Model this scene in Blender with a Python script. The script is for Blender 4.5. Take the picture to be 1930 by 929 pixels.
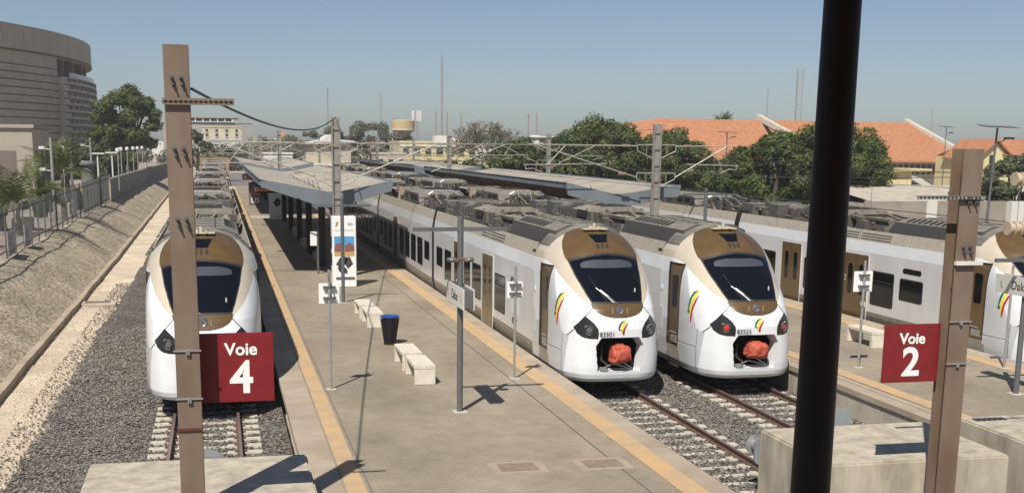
import bpy, bmesh, math, random
import numpy as np
from mathutils import Vector, Matrix
R=math.radians
random.seed(7); rng=np.random.default_rng(11)
for o in list(bpy.data.objects): bpy.data.objects.remove(o)
SC=bpy.context.scene
COL=SC.collection
# ---------------- camera, sky, sun, exposure ----------------
cam=bpy.data.cameras.new("camera"); camo=bpy.data.objects.new("camera",cam); COL.objects.link(camo); SC.camera=camo
_y,_p,_r=0.221,0.194,0.009
_fw=Vector((math.sin(_y)*math.cos(_p),math.cos(_y)*math.cos(_p),-math.sin(_p)))
_rt=Vector((math.cos(_y),-math.sin(_y),0)); _up=_rt.cross(_fw)
_r2=_rt*math.cos(_r)+_up*math.sin(_r); _u2=_up*math.cos(_r)-_rt*math.sin(_r)
camo.matrix_world=Matrix(((_r2.x,_u2.x,-_fw.x,0),(_r2.y,_u2.y,-_fw.y,0),(_r2.z,_u2.z,-_fw.z,6.515),(0,0,0,1)))
cam.sensor_width=36; cam.lens=36*2258.08/1930; cam.shift_x=(965-919.9)/1930; cam.shift_y=(715.8-464.5)/1930
cam.clip_start=0.1; cam.clip_end=8000
W=bpy.data.worlds.new("World"); SC.world=W; W.use_nodes=True
nt=W.node_tree; bg=nt.nodes['Background']; sky=nt.nodes.new('ShaderNodeTexSky'); sky.sky_type='NISHITA'
sky.sun_disc=False; sky.sun_elevation=R(52); sky.sun_rotation=R(211); sky.air_density=0.8; sky.dust_density=0.8; sky.ozone_density=3.5
nt.links.new(sky.outputs[0],bg.inputs[0]); bg.inputs[1].default_value=0.067
sun=bpy.data.lights.new("sun",'SUN'); sun.energy=4.9; sun.angle=R(0.5); sun.color=(1,0.94,0.85)
suno=bpy.data.objects.new("sun",sun); COL.objects.link(suno)
_d=Vector((math.sin(R(31))*math.cos(R(52)),math.cos(R(31))*math.cos(R(52)),-math.sin(R(52))))
suno.rotation_euler=_d.to_track_quat('-Z','Y').to_euler(); suno.location=(-20,-30,60)
SC.view_settings.view_transform='Standard'; SC.view_settings.look='None'; SC.view_settings.gamma=1; SC.view_settings.exposure=0.27
SC.cycles.max_bounces=6; SC.cycles.diffuse_bounces=3; SC.cycles.volume_bounces=0
# ---------------- helpers ----------------
def tagp(o,label=None,cat=None,group=None,kind=None):
    if label:o['label']=label
    if cat:o['category']=cat
    if group:o['group']=group
    if kind:o['kind']=kind
    return o
def thing(name,label,cat,loc=(0,0,0),group=None,rz=0):
    o=bpy.data.objects.new(name,None); COL.objects.link(o); o.empty_display_size=.2
    o.location=loc; o.rotation_euler=(0,0,rz); return tagp(o,label,cat,group)
def copy_tree(o,parent=None):
    c=o.copy(); COL.objects.link(c); c.parent=parent
    for ch in list(o.children): copy_tree(ch,c)
    return c
MATS={}
def mat(name,col,rough=.7,metal=0,var=.0,scale=3,bump=0,bscale=None,col2=None,detail=6,spec=None,trans=0,coat=0,stretch=None,bdist=.02):
    if name in MATS: return MATS[name]
    m=bpy.data.materials.new(name); m.use_nodes=True; n=m.node_tree.nodes; l=m.node_tree.links; b=n['Principled BSDF']
    b.inputs['Roughness'].default_value=rough; b.inputs['Metallic'].default_value=metal
    if spec is not None: b.inputs['Specular IOR Level'].default_value=spec
    if coat: b.inputs['Coat Weight'].default_value=coat; b.inputs['Coat Roughness'].default_value=.05
    c=(*col,1); b.inputs['Base Color'].default_value=c
    tc=n.new('ShaderNodeTexCoord'); src=tc.outputs['Object']
    if stretch:
        mp=n.new('ShaderNodeMapping'); mp.inputs['Scale'].default_value=stretch; l.new(src,mp.inputs[0]); src=mp.outputs[0]
    if var or col2:
        no=n.new('ShaderNodeTexNoise'); no.inputs['Scale'].default_value=scale; no.inputs['Detail'].default_value=detail; l.new(src,no.inputs['Vector'])
        cr=n.new('ShaderNodeValToRGB'); l.new(no.outputs[0],cr.inputs[0])
        c1=col2 if col2 else tuple(x*(1-var) for x in col); c3=col if col2 else tuple(min(1,x*(1+var)) for x in col)
        cr.color_ramp.elements[0].position=.34; cr.color_ramp.elements[0].color=(*c1,1)
        cr.color_ramp.elements[1].position=.66; cr.color_ramp.elements[1].color=(*c3,1)
        l.new(cr.outputs[0],b.inputs['Base Color'])
    if bump:
        n2=n.new('ShaderNodeTexNoise'); n2.inputs['Scale'].default_value=bscale or scale*6; n2.inputs['Detail'].default_value=5; l.new(src,n2.inputs['Vector'])
        bp=n.new('ShaderNodeBump'); bp.inputs['Strength'].default_value=bump; bp.inputs['Distance'].default_value=bdist
        l.new(n2.outputs[0],bp.inputs['Height']); l.new(bp.outputs[0],b.inputs['Normal'])
    if trans:
        b.inputs['Transmission Weight'].default_value=trans
    MATS[name]=m; return m
def cobble(name,cols,scale,bump,rough=.9,dist=.03,vec_stretch=None,rand='Random'):
    """voronoi cells of different colour: gravel, stones"""
    m=bpy.data.materials.new(name); m.use_nodes=True; n=m.node_tree.nodes; l=m.node_tree.links; b=n['Principled BSDF']; b.inputs['Roughness'].default_value=rough
    b.inputs['Specular IOR Level'].default_value=.2
    tc=n.new('ShaderNodeTexCoord'); src=tc.outputs['Object']
    if vec_stretch:
        mp=n.new('ShaderNodeMapping'); mp.inputs['Scale'].default_value=vec_stretch; l.new(src,mp.inputs[0]); src=mp.outputs[0]
    v=n.new('ShaderNodeTexVoronoi'); v.inputs['Scale'].default_value=scale; l.new(src,v.inputs['Vector'])
    cr=n.new('ShaderNodeValToRGB'); cr.color_ramp.interpolation='LINEAR'
    sp=n.new('ShaderNodeSeparateColor'); l.new(v.outputs['Color'],sp.inputs[0]); l.new(sp.outputs[0],cr.inputs[0])
    cr.color_ramp.elements[0].color=(*cols[0],1); cr.color_ramp.elements[1].color=(*cols[-1],1)
    for i,c in enumerate(cols[1:-1]):
        e=cr.color_ramp.elements.new((i+1)/(len(cols)-1)); e.color=(*c,1)
    no=n.new('ShaderNodeTexNoise'); no.inputs['Scale'].default_value=.5; no.inputs['Detail'].default_value=4; l.new(tc.outputs['Object'],no.inputs['Vector'])
    mx=n.new('ShaderNodeMix'); mx.data_type='RGBA'; mx.blend_type='MULTIPLY'; mx.inputs['Factor'].default_value=1
    mr=n.new('ShaderNodeMapRange'); mr.inputs['From Min'].default_value=.3; mr.inputs['From Max'].default_value=.7; mr.inputs['To Min'].default_value=.8; mr.inputs['To Max'].default_value=1.15
    l.new(no.outputs[0],mr.inputs['Value']); l.new(cr.outputs[0],mx.inputs['A']); l.new(mr.outputs[0],mx.inputs['B']); l.new(mx.outputs['Result'],b.inputs['Base Color'])
    bp=n.new('ShaderNodeBump'); bp.inputs['Strength'].default_value=bump; bp.inputs['Distance'].default_value=dist; bp.invert=True
    l.new(v.outputs['Distance'],bp.inputs['Height']); l.new(bp.outputs[0],b.inputs['Normal'])
    return m
class G:
    def __init__(s): s.v=[];s.f=[];s.m=[]
    def add(s,vs,fs,mi=0):
        b=len(s.v); s.v+=[tuple(v) for v in vs]; s.f+=[tuple(i+b for i in f) for f in fs]; s.m+=[mi]*len(fs); return s
    def box(s,x0,x1,y0,y1,z0,z1,mi=0):
        return s.add([(x0,y0,z0),(x1,y0,z0),(x1,y1,z0),(x0,y1,z0),(x0,y0,z1),(x1,y0,z1),(x1,y1,z1),(x0,y1,z1)],
            [(0,3,2,1),(4,5,6,7),(0,1,5,4),(1,2,6,5),(2,3,7,6),(3,0,4,7)],mi)
    def taper(s,x0,x1,y0,y1,z0,z1,ix,iy,mi=0,iy2=None):
        iy2=iy if iy2 is None else iy2
        return s.add([(x0,y0,z0),(x1,y0,z0),(x1,y1,z0),(x0,y1,z0),(x0+ix,y0+iy,z1),(x1-ix,y0+iy,z1),(x1-ix,y1-iy2,z1),(x0+ix,y1-iy2,z1)],
            [(0,3,2,1),(4,5,6,7),(0,1,5,4),(1,2,6,5),(2,3,7,6),(3,0,4,7)],mi)
    def cyl(s,a,b,r,r2=None,n=10,mi=0,cap=True):
        a=Vector(a);b=Vector(b);r2=r if r2 is None else r2;d=(b-a).normalized()
        u=d.orthogonal().normalized();w=d.cross(u)
        vs=[];
        for c,rr in((a,r),(b,r2)):
            for i in range(n): t=2*math.pi*i/n; vs.append(c+u*math.cos(t)*rr+w*math.sin(t)*rr)
        fs=[(i,(i+1)%n,n+(i+1)%n,n+i) for i in range(n)]
        if cap: fs+=[tuple(range(n-1,-1,-1)),tuple(range(n,2*n))]
        return s.add(vs,fs,mi)
    def path(s,pts,r,n=6,mi=0):
        for a,b in zip(pts,pts[1:]): s.cyl(a,b,r,n=n,mi=mi)
        return s
    def prism(s,poly,axis,a,b,mi=0):
        """poly: 2D points; axis 'x','y','z': extrusion axis from a to b"""
        def P(p,t): return (t,p[0],p[1]) if axis=='x' else ((p[0],t,p[1]) if axis=='y' else (p[0],p[1],t))
        n=len(poly); vs=[P(p,a) for p in poly]+[P(p,b) for p in poly]
        fs=[(i,(i+1)%n,n+(i+1)%n,n+i) for i in range(n)]+[tuple(range(n-1,-1,-1)),tuple(range(n,2*n))]
        return s.add(vs,fs,mi)
    def lathe(s,prof,n=24,c=(0,0),a0=0,a1=2*math.pi,mi=0):
        full=abs(a1-a0-2*math.pi)<1e-6; m=n if full else n+1; vs=[]
        for r,z in prof:
            for i in range(m): t=a0+(a1-a0)*i/n; vs.append((c[0]+r*math.cos(t),c[1]+r*math.sin(t),z))
        fs=[]
        for j in range(len(prof)-1):
            for i in range(n): i2=(i+1)%m; fs.append((j*m+i,j*m+i2,(j+1)*m+i2,(j+1)*m+i))
        return s.add(vs,fs,mi)
    def mesh(s,name,mats,smooth=False,fix=True,bevel=0):
        me=bpy.data.meshes.new(name); me.from_pydata(s.v,[],s.f)
        mats=mats if isinstance(mats,(list,tuple)) else [mats]
        for m in mats: me.materials.append(m)
        if len(mats)>1: me.polygons.foreach_set('material_index',s.m)
        if fix or bevel:
            bm=bmesh.new(); bm.from_mesh(me)
            if bevel: bmesh.ops.bevel(bm,geom=[e for e in bm.edges if len(e.link_faces)==2 and e.calc_face_angle(0)>.5],offset=bevel,segments=2,affect='EDGES')
            bmesh.ops.recalc_face_normals(bm,faces=bm.faces); bm.to_mesh(me); bm.free()
        if smooth:
            me.polygons.foreach_set('use_smooth',[True]*len(me.polygons))
            me.set_sharp_from_angle(angle=R(35))
        me.update(); return me
    def build(s,name,mats,parent=None,smooth=False,loc=None,fix=True,bevel=0):
        o=bpy.data.objects.new(name,s.mesh(name,mats,smooth,fix,bevel)); COL.objects.link(o); o.parent=parent
        if loc is not None: o.location=loc
        return o
def inst(me,name,parent=None,loc=(0,0,0),rot=(0,0,0)):
    o=bpy.data.objects.new(name,me); COL.objects.link(o); o.parent=parent; o.location=loc; o.rotation_euler=rot; return o
def text(body,size,m,name,parent,loc,rot,ext=.004,align='CENTER',bold=0,sx=1):
    cu=bpy.data.curves.new(name,'FONT'); cu.body=body; cu.size=size; cu.extrude=ext; cu.offset=bold; cu.align_x=align; cu.align_y='CENTER'
    t=bpy.data.objects.new('t',cu); COL.objects.link(t); bpy.context.view_layer.update()
    me=bpy.data.meshes.new_from_object(t.evaluated_get(bpy.context.evaluated_depsgraph_get()))
    bpy.data.objects.remove(t); bpy.data.curves.remove(cu); me.materials.clear(); me.materials.append(m); me.name=name
    o=inst(me,name,parent,loc,rot); o.scale=(sx,1,1); return o
def flatpoly(pts,axis,t,m,name,parent,off=.004):
    """thin decal polygon: pts (u,v); axis 'y' = facing -Y plane x,z ; axis 'x' = plane y,z"""
    g=G(); g.prism(pts,axis,t,t+off); return g.build(name,m,parent)
def rrect(u0,u1,v0,v1,r,n=4):
    ps=[]
    for cx,cy,a in((u1-r,v0+r,-90),(u1-r,v1-r,0),(u0+r,v1-r,90),(u0+r,v0+r,180)):
        for i in range(n+1): t=R(a+90*i/n); ps.append((cx+r*math.cos(t),cy+r*math.sin(t)))
    return ps
# ---------------- materials ----------------
M_conc=mat('concrete',(.42,.37,.30),.85,var=.16,scale=1.4,bump=.25,bscale=30)
M_concL=mat('concrete_light',(.47,.43,.36),.85,var=.14,scale=2.2,bump=.2,bscale=40)
def stained(name,c1,c2):
    m=bpy.data.materials.new(name); m.use_nodes=True; n=m.node_tree.nodes; l=m.node_tree.links; b=n['Principled BSDF']; b.inputs['Roughness'].default_value=.85
    tc=n.new('ShaderNodeTexCoord'); mp=n.new('ShaderNodeMapping'); mp.inputs['Scale'].default_value=(1.3,1.3,.35); l.new(tc.outputs['Object'],mp.inputs[0])
    a=n.new('ShaderNodeTexNoise'); a.inputs['Scale'].default_value=2; a.inputs['Detail'].default_value=8; a.inputs['Roughness'].default_value=.65; l.new(mp.outputs[0],a.inputs['Vector'])
    cr=n.new('ShaderNodeValToRGB'); l.new(a.outputs[0],cr.inputs[0]); cr.color_ramp.elements[0].position=.36; cr.color_ramp.elements[1].position=.62
    cr.color_ramp.elements[0].color=(*c1,1); cr.color_ramp.elements[1].color=(*c2,1); l.new(cr.outputs[0],b.inputs['Base Color'])
    f=n.new('ShaderNodeTexNoise'); f.inputs['Scale'].default_value=35; f.inputs['Detail'].default_value=4; l.new(tc.outputs['Object'],f.inputs['Vector'])
    bp=n.new('ShaderNodeBump'); bp.inputs['Strength'].default_value=.3; bp.inputs['Distance'].default_value=.01; l.new(f.outputs[0],bp.inputs['Height']); l.new(bp.outputs[0],b.inputs['Normal'])
    MATS[name]=m; return m
M_block=stained('block_concrete',(.30,.265,.21),(.49,.43,.33))
def paving():
    m=bpy.data.materials.new('brick_paving'); m.use_nodes=True; n=m.node_tree.nodes; l=m.node_tree.links; b=n['Principled BSDF']; b.inputs['Roughness'].default_value=.85
    tc=n.new('ShaderNodeTexCoord'); br=n.new('ShaderNodeTexBrick'); l.new(tc.outputs['Object'],br.inputs['Vector'])
    br.inputs['Scale'].default_value=1; br.inputs['Brick Width'].default_value=.22; br.inputs['Row Height'].default_value=.11; br.inputs['Mortar Size'].default_value=.008
    br.inputs['Color1'].default_value=(.272,.228,.165,1); br.inputs['Color2'].default_value=(.256,.215,.156,1); br.inputs['Mortar'].default_value=(.21,.178,.133,1)
    no=n.new('ShaderNodeTexNoise'); no.inputs['Scale'].default_value=.45; no.inputs['Detail'].default_value=9; no.inputs['Roughness'].default_value=.6
    mp=n.new('ShaderNodeMapping'); mp.inputs['Scale'].default_value=(1,.6,1); l.new(tc.outputs['Object'],mp.inputs[0]); l.new(mp.outputs[0],no.inputs['Vector'])
    mr=n.new('ShaderNodeMapRange'); mr.inputs['From Min'].default_value=.3; mr.inputs['From Max'].default_value=.72; mr.inputs['To Min'].default_value=.82; mr.inputs['To Max'].default_value=1.32
    l.new(no.outputs[0],mr.inputs['Value']); mx=n.new('ShaderNodeMix'); mx.data_type='RGBA'; mx.blend_type='MULTIPLY'; mx.inputs['Factor'].default_value=1
    l.new(br.outputs['Color'],mx.inputs['A']); l.new(mr.outputs[0],mx.inputs['B']); l.new(mx.outputs['Result'],b.inputs['Base Color'])
    n3=n.new('ShaderNodeTexNoise'); n3.inputs['Scale'].default_value=2.3; n3.inputs['Detail'].default_value=10; n3.inputs['Roughness'].default_value=.75; l.new(tc.outputs['Object'],n3.inputs['Vector'])
    r3=n.new('ShaderNodeMapRange'); r3.inputs['From Min'].default_value=.35; r3.inputs['From Max'].default_value=.65; r3.inputs['To Min'].default_value=.86; r3.inputs['To Max'].default_value=1.1; l.new(n3.outputs[0],r3.inputs['Value'])
    m3=n.new('ShaderNodeMix'); m3.data_type='RGBA'; m3.blend_type='MULTIPLY'; m3.inputs['Factor'].default_value=1; l.new(mx.outputs['Result'],m3.inputs['A']); l.new(r3.outputs[0],m3.inputs['B'])
    n4=n.new('ShaderNodeTexNoise'); n4.inputs['Scale'].default_value=.9; n4.inputs['Detail'].default_value=3; l.new(tc.outputs['Object'],n4.inputs['Vector'])
    r4=n.new('ShaderNodeMapRange'); r4.inputs['From Min'].default_value=.66; r4.inputs['From Max'].default_value=.74; r4.inputs['To Min'].default_value=0; r4.inputs['To Max'].default_value=.35; l.new(n4.outputs[0],r4.inputs['Value'])
    m4=n.new('ShaderNodeMix'); m4.data_type='RGBA'; l.new(r4.outputs[0],m4.inputs['Factor']); l.new(m3.outputs['Result'],m4.inputs['A']); m4.inputs['B'].default_value=(.17,.14,.11,1); l.new(m4.outputs['Result'],b.inputs['Base Color'])
    bp=n.new('ShaderNodeBump'); bp.inputs['Strength'].default_value=.2; bp.inputs['Distance'].default_value=.01; bp.invert=True; l.new(br.outputs['Fac'],bp.inputs['Height']); l.new(bp.outputs[0],b.inputs['Normal'])
    return m
M_pave=paving()
M_yel=mat('tactile_yellow',(.53,.34,.165),.85,col2=(.40,.30,.19),scale=2.2,detail=8,bump=.3,bscale=40)
M_edge=mat('platform_edge_slab',(.40,.335,.25),.85,col2=(.31,.25,.185),scale=1.1,detail=8,bump=.2,bscale=40)
M_ballast=cobble('ballast_gravel',[(.035,.031,.027),(.085,.077,.066),(.145,.132,.115),(.23,.21,.185)],17,.9,dist=.05)
M_cream=cobble('crushed_stone',[(.43,.35,.25),(.50,.415,.305),(.56,.47,.355),(.63,.54,.42)],26,.35,dist=.015)
M_slope=cobble('stone_pitching',[(.20,.16,.11),(.30,.25,.18),(.39,.33,.24),(.50,.43,.32)],8,.6,dist=.04,vec_stretch=(1,1.1,1.5))
M_earth=mat('dry_earth',(.36,.30,.23),.95,var=.2,scale=.15,bump=.2,bscale=3)
M_plaza=mat('plaza_paving',(.30,.25,.21),.9,var=.12,scale=1,bump=.1)
M_asph=mat('asphalt',(.16,.15,.14),.9,var=.15,scale=2)
M_rust=mat('rail_rust',(.15,.09,.07),.6,metal=.3,var=.25,scale=9)
M_railtop=mat('rail_head',(.30,.22,.19),.4,metal=.6,var=.1,scale=9)
M_sleep=mat('sleeper_concrete',(.48,.44,.36),.9,var=.15,scale=8,bump=.2)
M_steelb=mat('painted_steel_brown',(.195,.15,.112),.5,col2=(.145,.095,.065),scale=1.6,stretch=(1.5,1.5,.5),detail=9,bump=.08,bscale=20,coat=.1)
M_steelg=mat('painted_steel_grey',(.20,.20,.195),.5,var=.14,scale=4)
M_dkg=mat('dark_grey_metal',(.10,.105,.11),.45,var=.1,scale=5)
M_blk=mat('black_metal',(.012,.012,.013),.5)
M_dark=mat('dark_void',(.008,.008,.009),.8)
M_galv=mat('galvanised_steel',(.38,.38,.37),.45,metal=.5,var=.15,scale=6)
M_mast=mat('mast_grey',(.24,.225,.2),.6,var=.15,scale=3)
M_tube=mat('cantilever_tube',(.40,.375,.33),.5,metal=.3,var=.1,scale=5)
M_wire=mat('overhead_wire',(.07,.065,.06),.6)
M_ins=mat('insulator_brown',(.30,.22,.16),.35)
M_insL=mat('insulator_beige',(.45,.37,.27),.5,var=.1)
M_white=mat('white_enamel',(.78,.78,.77),.4)
M_red=mat('sign_red',(.19,.013,.016),.42,var=.10,scale=5,detail=10,bump=.03,bscale=4)
M_whitet=mat('sign_lettering_white',(.8,.8,.78),.5)
M_body=mat('train_paint_grey_white',(.60,.60,.60),.32,var=.055,scale=1.6,detail=9,coat=.25,stretch=(1,1,.35))
M_nosew=mat('train_paint_white',(.72,.74,.755),.3,var=.05,scale=1.5,detail=10,coat=.25,stretch=(1.6,1.6,.4))
M_tcream=mat('train_paint_cream',(.50,.44,.345),.3,var=.05,scale=2.5,detail=8,coat=.3)
M_cant=mat('train_cantrail_beige',(.38,.345,.28),.5,var=.10,scale=3,detail=8)
M_tbrown=mat('train_paint_bronze',(.105,.063,.024),.33,var=.12,scale=3,detail=9,coat=.15)
M_door=mat('door_paint_bronze',(.115,.072,.028),.3,var=.12,scale=3,coat=.3,stretch=(1,1,.4))
M_glassd=mat('dark_train_glass',(.005,.0055,.007),.08,spec=.4)
M_wsg=mat('windscreen_glass',(.004,.005,.008),.06,spec=.4)
M_visor=mat('windscreen_blind',(.055,.06,.075),.3)
M_seal=mat('rubber_seal',(.02,.02,.022),.5)
M_headl=mat('headlight_housing',(.018,.018,.019),.3)
M_lens=mat('headlight_lens',(.10,.11,.12),.08,spec=.8)
M_lensr=mat('red_tail_lens',(.45,.05,.05),.15)
def dustmat(name,side,top,rough=.7):
    m=bpy.data.materials.new(name); m.use_nodes=True; n=m.node_tree.nodes; l=m.node_tree.links; b=n['Principled BSDF']; b.inputs['Roughness'].default_value=rough
    tc=n.new('ShaderNodeTexCoord'); gm=n.new('ShaderNodeNewGeometry'); sp=n.new('ShaderNodeSeparateXYZ'); l.new(gm.outputs['True Normal'],sp.inputs[0])
    no=n.new('ShaderNodeTexNoise'); no.inputs['Scale'].default_value=2.2; no.inputs['Detail'].default_value=10; no.inputs['Roughness'].default_value=.7; l.new(tc.outputs['Object'],no.inputs['Vector'])
    ad=n.new('ShaderNodeMath'); ad.operation='ADD'; l.new(sp.outputs[2],ad.inputs[0]); l.new(no.outputs[0],ad.inputs[1])
    mr=n.new('ShaderNodeMapRange'); mr.inputs['From Min'].default_value=.95; mr.inputs['From Max'].default_value=1.6; l.new(ad.outputs[0],mr.inputs['Value'])
    mx=n.new('ShaderNodeMix'); mx.data_type='RGBA'; mx.inputs['A'].default_value=(*side,1); mx.inputs['B'].default_value=(*top,1); l.new(mr.outputs[0],mx.inputs['Factor']); l.new(mx.outputs['Result'],b.inputs['Base Color'])
    MATS[name]=m; return m
M_roofg=dustmat('weathered_roof_grey',(.065,.063,.058),(.225,.205,.165))
M_roofb=dustmat('weathered_roof_brown',(.08,.072,.058),(.28,.245,.185))
M_roofr=mat('rusty_roof_dust',(.23,.17,.125),.8,col2=(.12,.10,.08),scale=3,detail=9)
M_skirt=mat('train_skirt_tan',(.29,.26,.21),.6,var=.12,scale=4,detail=8)
M_under=mat('bogie_dirt',(.035,.032,.03),.8,var=.3,scale=4)
M_orange=mat('orange_tarpaulin',(.50,.10,.05),.7,col2=(.36,.065,.035),scale=4,bump=.3,bscale=12)
M_canf=mat('canopy_fascia_bluegrey',(.15,.175,.195),.55,var=.09,scale=.8,detail=8,stretch=(1,1,.5))
M_canr=mat('canopy_roof_sheet',(.43,.38,.30),.7,col2=(.30,.27,.22),scale=.5,detail=7)
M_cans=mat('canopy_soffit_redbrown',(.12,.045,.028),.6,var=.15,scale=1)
M_blue=mat('blue_plastic',(.02,.07,.25),.4)
M_bag=mat('black_bin_liner',(.01,.01,.011),.35,bump=.5,bscale=15)
M_fence=mat('fence_steel',(.085,.09,.085),.5,var=.2,scale=3)
M_museum=mat('museum_cladding',(.50,.415,.325),.75,var=.10,scale=.6)
M_museumd=mat('museum_joint',(.15,.125,.105),.85)
M_museumL=mat('museum_stone_light',(.33,.285,.235),.8,var=.06,scale=.5)
M_bwhite=mat('plaster_white',(.6,.58,.53),.85,var=.07,scale=.4)
M_byel=mat('plaster_yellow',(.58,.50,.28),.85,var=.06,scale=.4)
M_bcream=mat('plaster_cream',(.50,.44,.33),.85,var=.08,scale=.4)
M_bgrey=mat('plaster_grey',(.30,.29,.27),.85,var=.06,scale=.4)
M_bwin=mat('far_window',(.03,.033,.037),.2)
M_tile=mat('clay_roof_tiles',(.43,.19,.088),.85,col2=(.30,.125,.06),scale=2.2,detail=10,bump=.5,bscale=5,bdist=.05)
M_bark=mat('tree_bark',(.13,.105,.08),.9,var=.25,scale=3,bump=.5,bscale=8)
M_mwall=mat('old_boundary_wall',(.27,.235,.19),.9,var=.15,scale=.8,detail=8)
M_panelw=mat('precast_panel',(.27,.255,.225),.9,var=.1,scale=1)
M_panelsc=mat('solar_panel',(.02,.025,.04),.2)
M_pot=mat('green_planter',(.05,.10,.065),.6)
def leafmat(name,c1,c2,c3):
    m=bpy.data.materials.new(name); m.use_nodes=True; n=m.node_tree.nodes; l=m.node_tree.links; b=n['Principled BSDF']; b.inputs['Roughness'].default_value=.55
    b.inputs['Specular IOR Level'].default_value=.3
    tc=n.new('ShaderNodeTexCoord'); no=n.new('ShaderNodeTexNoise'); no.inputs['Scale'].default_value=.7; no.inputs['Detail'].default_value=7; l.new(tc.outputs['Object'],no.inputs['Vector'])
    cr=n.new('ShaderNodeValToRGB'); l.new(no.outputs[0],cr.inputs[0]); cr.color_ramp.elements[0].position=.36; cr.color_ramp.elements[1].position=.66
    cr.color_ramp.elements[0].color=(*c1,1); cr.color_ramp.elements[1].color=(*c3,1); e=cr.color_ramp.elements.new(.5); e.color=(*c2,1)
    l.new(cr.outputs[0],b.inputs['Base Color'])
    tr=n.new('ShaderNodeBsdfTranslucent'); l.new(cr.outputs[0],tr.inputs[0]); ms=n.new('ShaderNodeMixShader'); ms.inputs[0].default_value=.2
    out=n['Material Output']; l.new(b.outputs[0],ms.inputs[1]); l.new(tr.outputs[0],ms.inputs[2]); l.new(ms.outputs[0],out.inputs[0]); return m
M_lf1=leafmat('leaves_deep_green',(.03,.05,.012),(.065,.09,.022),(.14,.15,.045))
M_lf2=leafmat('leaves_olive',(.06,.075,.035),(.085,.1,.045),(.12,.13,.065))
M_lf3=leafmat('leaves_dusty',(.09,.095,.06),(.12,.12,.075),(.15,.145,.09))
M_palm=leafmat('palm_leaves',(.06,.08,.02),(.10,.125,.035),(.16,.17,.05))
# ================= THE SETTING =================
def struct(name,g,m,smooth=False,fix=True,kind='structure',bevel=0):
    return tagp(g.build(name,m,None,smooth,None,fix,bevel),kind=kind)
def sheet(name,x0,x1,y0,y1,z,m):
    g=G(); g.add([(x0,y0,z),(x1,y0,z),(x1,y1,z),(x0,y1,z)],[(0,1,2,3)]); return struct(name,g,m,fix=False)
sheet('ground',-3000,3000,-60,5000,-.42,M_earth)
# ballast bed with gentle relief, one bed each side of the middle platform
def bed(name,x0,x1,y0,y1,f,m,dx=.25,dy=.4):
    nx=int((x1-x0)/dx);ny=int((y1-y0)/dy); g=G(); vs=[];fs=[]
    for j in range(ny+1):
        for i in range(nx+1):
            x=x0+(x1-x0)*i/nx;y=y0+(y1-y0)*j/ny; vs.append((x,y,f(x,y)))
    for j in range(ny):
        for i in range(nx): a=j*(nx+1)+i; fs.append((a,a+1,a+nx+2,a+nx+1))
    g.add(vs,fs); return struct(name,g,m,smooth=True,fix=False)
from mathutils import noise as NZ
def bl(x,y): return -.18+.035*NZ.noise((x*1.3,y*1.1,0))
def edge_left(y): return -4.15+.35*NZ.noise((y*.12,3,0))+.15*NZ.noise((y*.9,1,0))
bed('ballast_bed',-4.9,1.42,6,75,lambda x,y: bl(x,y)-(.12 if x<edge_left(y)-.25 else (0.0 if x>edge_left(y) else .12*(edge_left(y)-x)/.25)),M_ballast,.12,.35)
bed('ballast_bed',8.66,15.5,12,75,bl,M_ballast)
bed('ballast_bed',22.1,27.5,15,75,bl,M_ballast,.5,1)
sheet('ballast_bed_far',-4.4,1.4,75,400,-.22,M_ballast); sheet('ballast_bed_far',8.66,15.4,75,330,-.22,M_ballast); sheet('ballast_bed_far',22.1,60,75,330,-.24,M_ballast)
bed('crushed_stone_path',-6.7,-3.6,6,240,lambda x,y:-.225+.03*NZ.noise((x*1.5,y*1.2,5)),M_cream,.15,.6)
# loose stones near the camera (nobody could count them)
def stones(name,x0,x1,y0,y1,n,z,m,s0,s1):
    P=np.empty((n,3)); P[:,0]=rng.uniform(x0,x1,n);P[:,1]=rng.uniform(y0,y1,n);P[:,2]=z+rng.uniform(-.01,.03,n)
    base=np.array([(1,0,0),(-1,0,0),(0,1,0),(0,-1,0),(0,0,1),(0,0,-1)],float); F0=np.array([(0,2,4),(2,1,4),(1,3,4),(3,0,4),(2,0,5),(1,2,5),(3,1,5),(0,3,5)])
    sc=rng.uniform(s0,s1,(n,1,1))*rng.uniform(.6,1.3,(n,6,1)); a=rng.uniform(0,6.28,n); c,s=np.cos(a),np.sin(a)
    V=base[None]*sc; X=V[...,0]*c[:,None]-V[...,1]*s[:,None];Y=V[...,0]*s[:,None]+V[...,1]*c[:,None]; V=np.stack([X,Y,V[...,2]*.75],-1)+P[:,None]
    F=(F0[None]+6*np.arange(n)[:,None,None]).reshape(-1,3)
    me=bpy.data.meshes.new(name); me.from_pydata(V.reshape(-1,3).tolist(),[],F.tolist()); me.materials.append(m)
    o=inst(me,name); tagp(o,kind='stuff'); return o
def stone_mat(name,c1,c2):
    m=bpy.data.materials.new(name); m.use_nodes=True; n=m.node_tree.nodes; l=m.node_tree.links; b=n['Principled BSDF']; b.inputs['Roughness'].default_value=.9
    g=n.new('ShaderNodeNewGeometry'); cr=n.new('ShaderNodeValToRGB'); l.new(g.outputs['Random Per Island'],cr.inputs[0])
    cr.color_ramp.elements[0].color=(*c1,1); cr.color_ramp.elements[1].color=(*c2,1); l.new(cr.outputs[0],b.inputs['Base Color']); return m
M_st=stone_mat('ballast_stones',(.055,.05,.043),(.235,.215,.185)); M_st2=stone_mat('cream_stones',(.36,.29,.21),(.62,.53,.41))
stones('ballast_gravel_stones',-4.3,1.35,17,45,30000,-.18,M_st,.022,.05)
stones('ballast_gravel_stones',8.8,15.4,17,33,26000,-.182,M_st,.022,.05)
stones('crushed_stone_chips',-5.9,-3.9,18,60,5000,-.215,M_st2,.012,.026)
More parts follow.
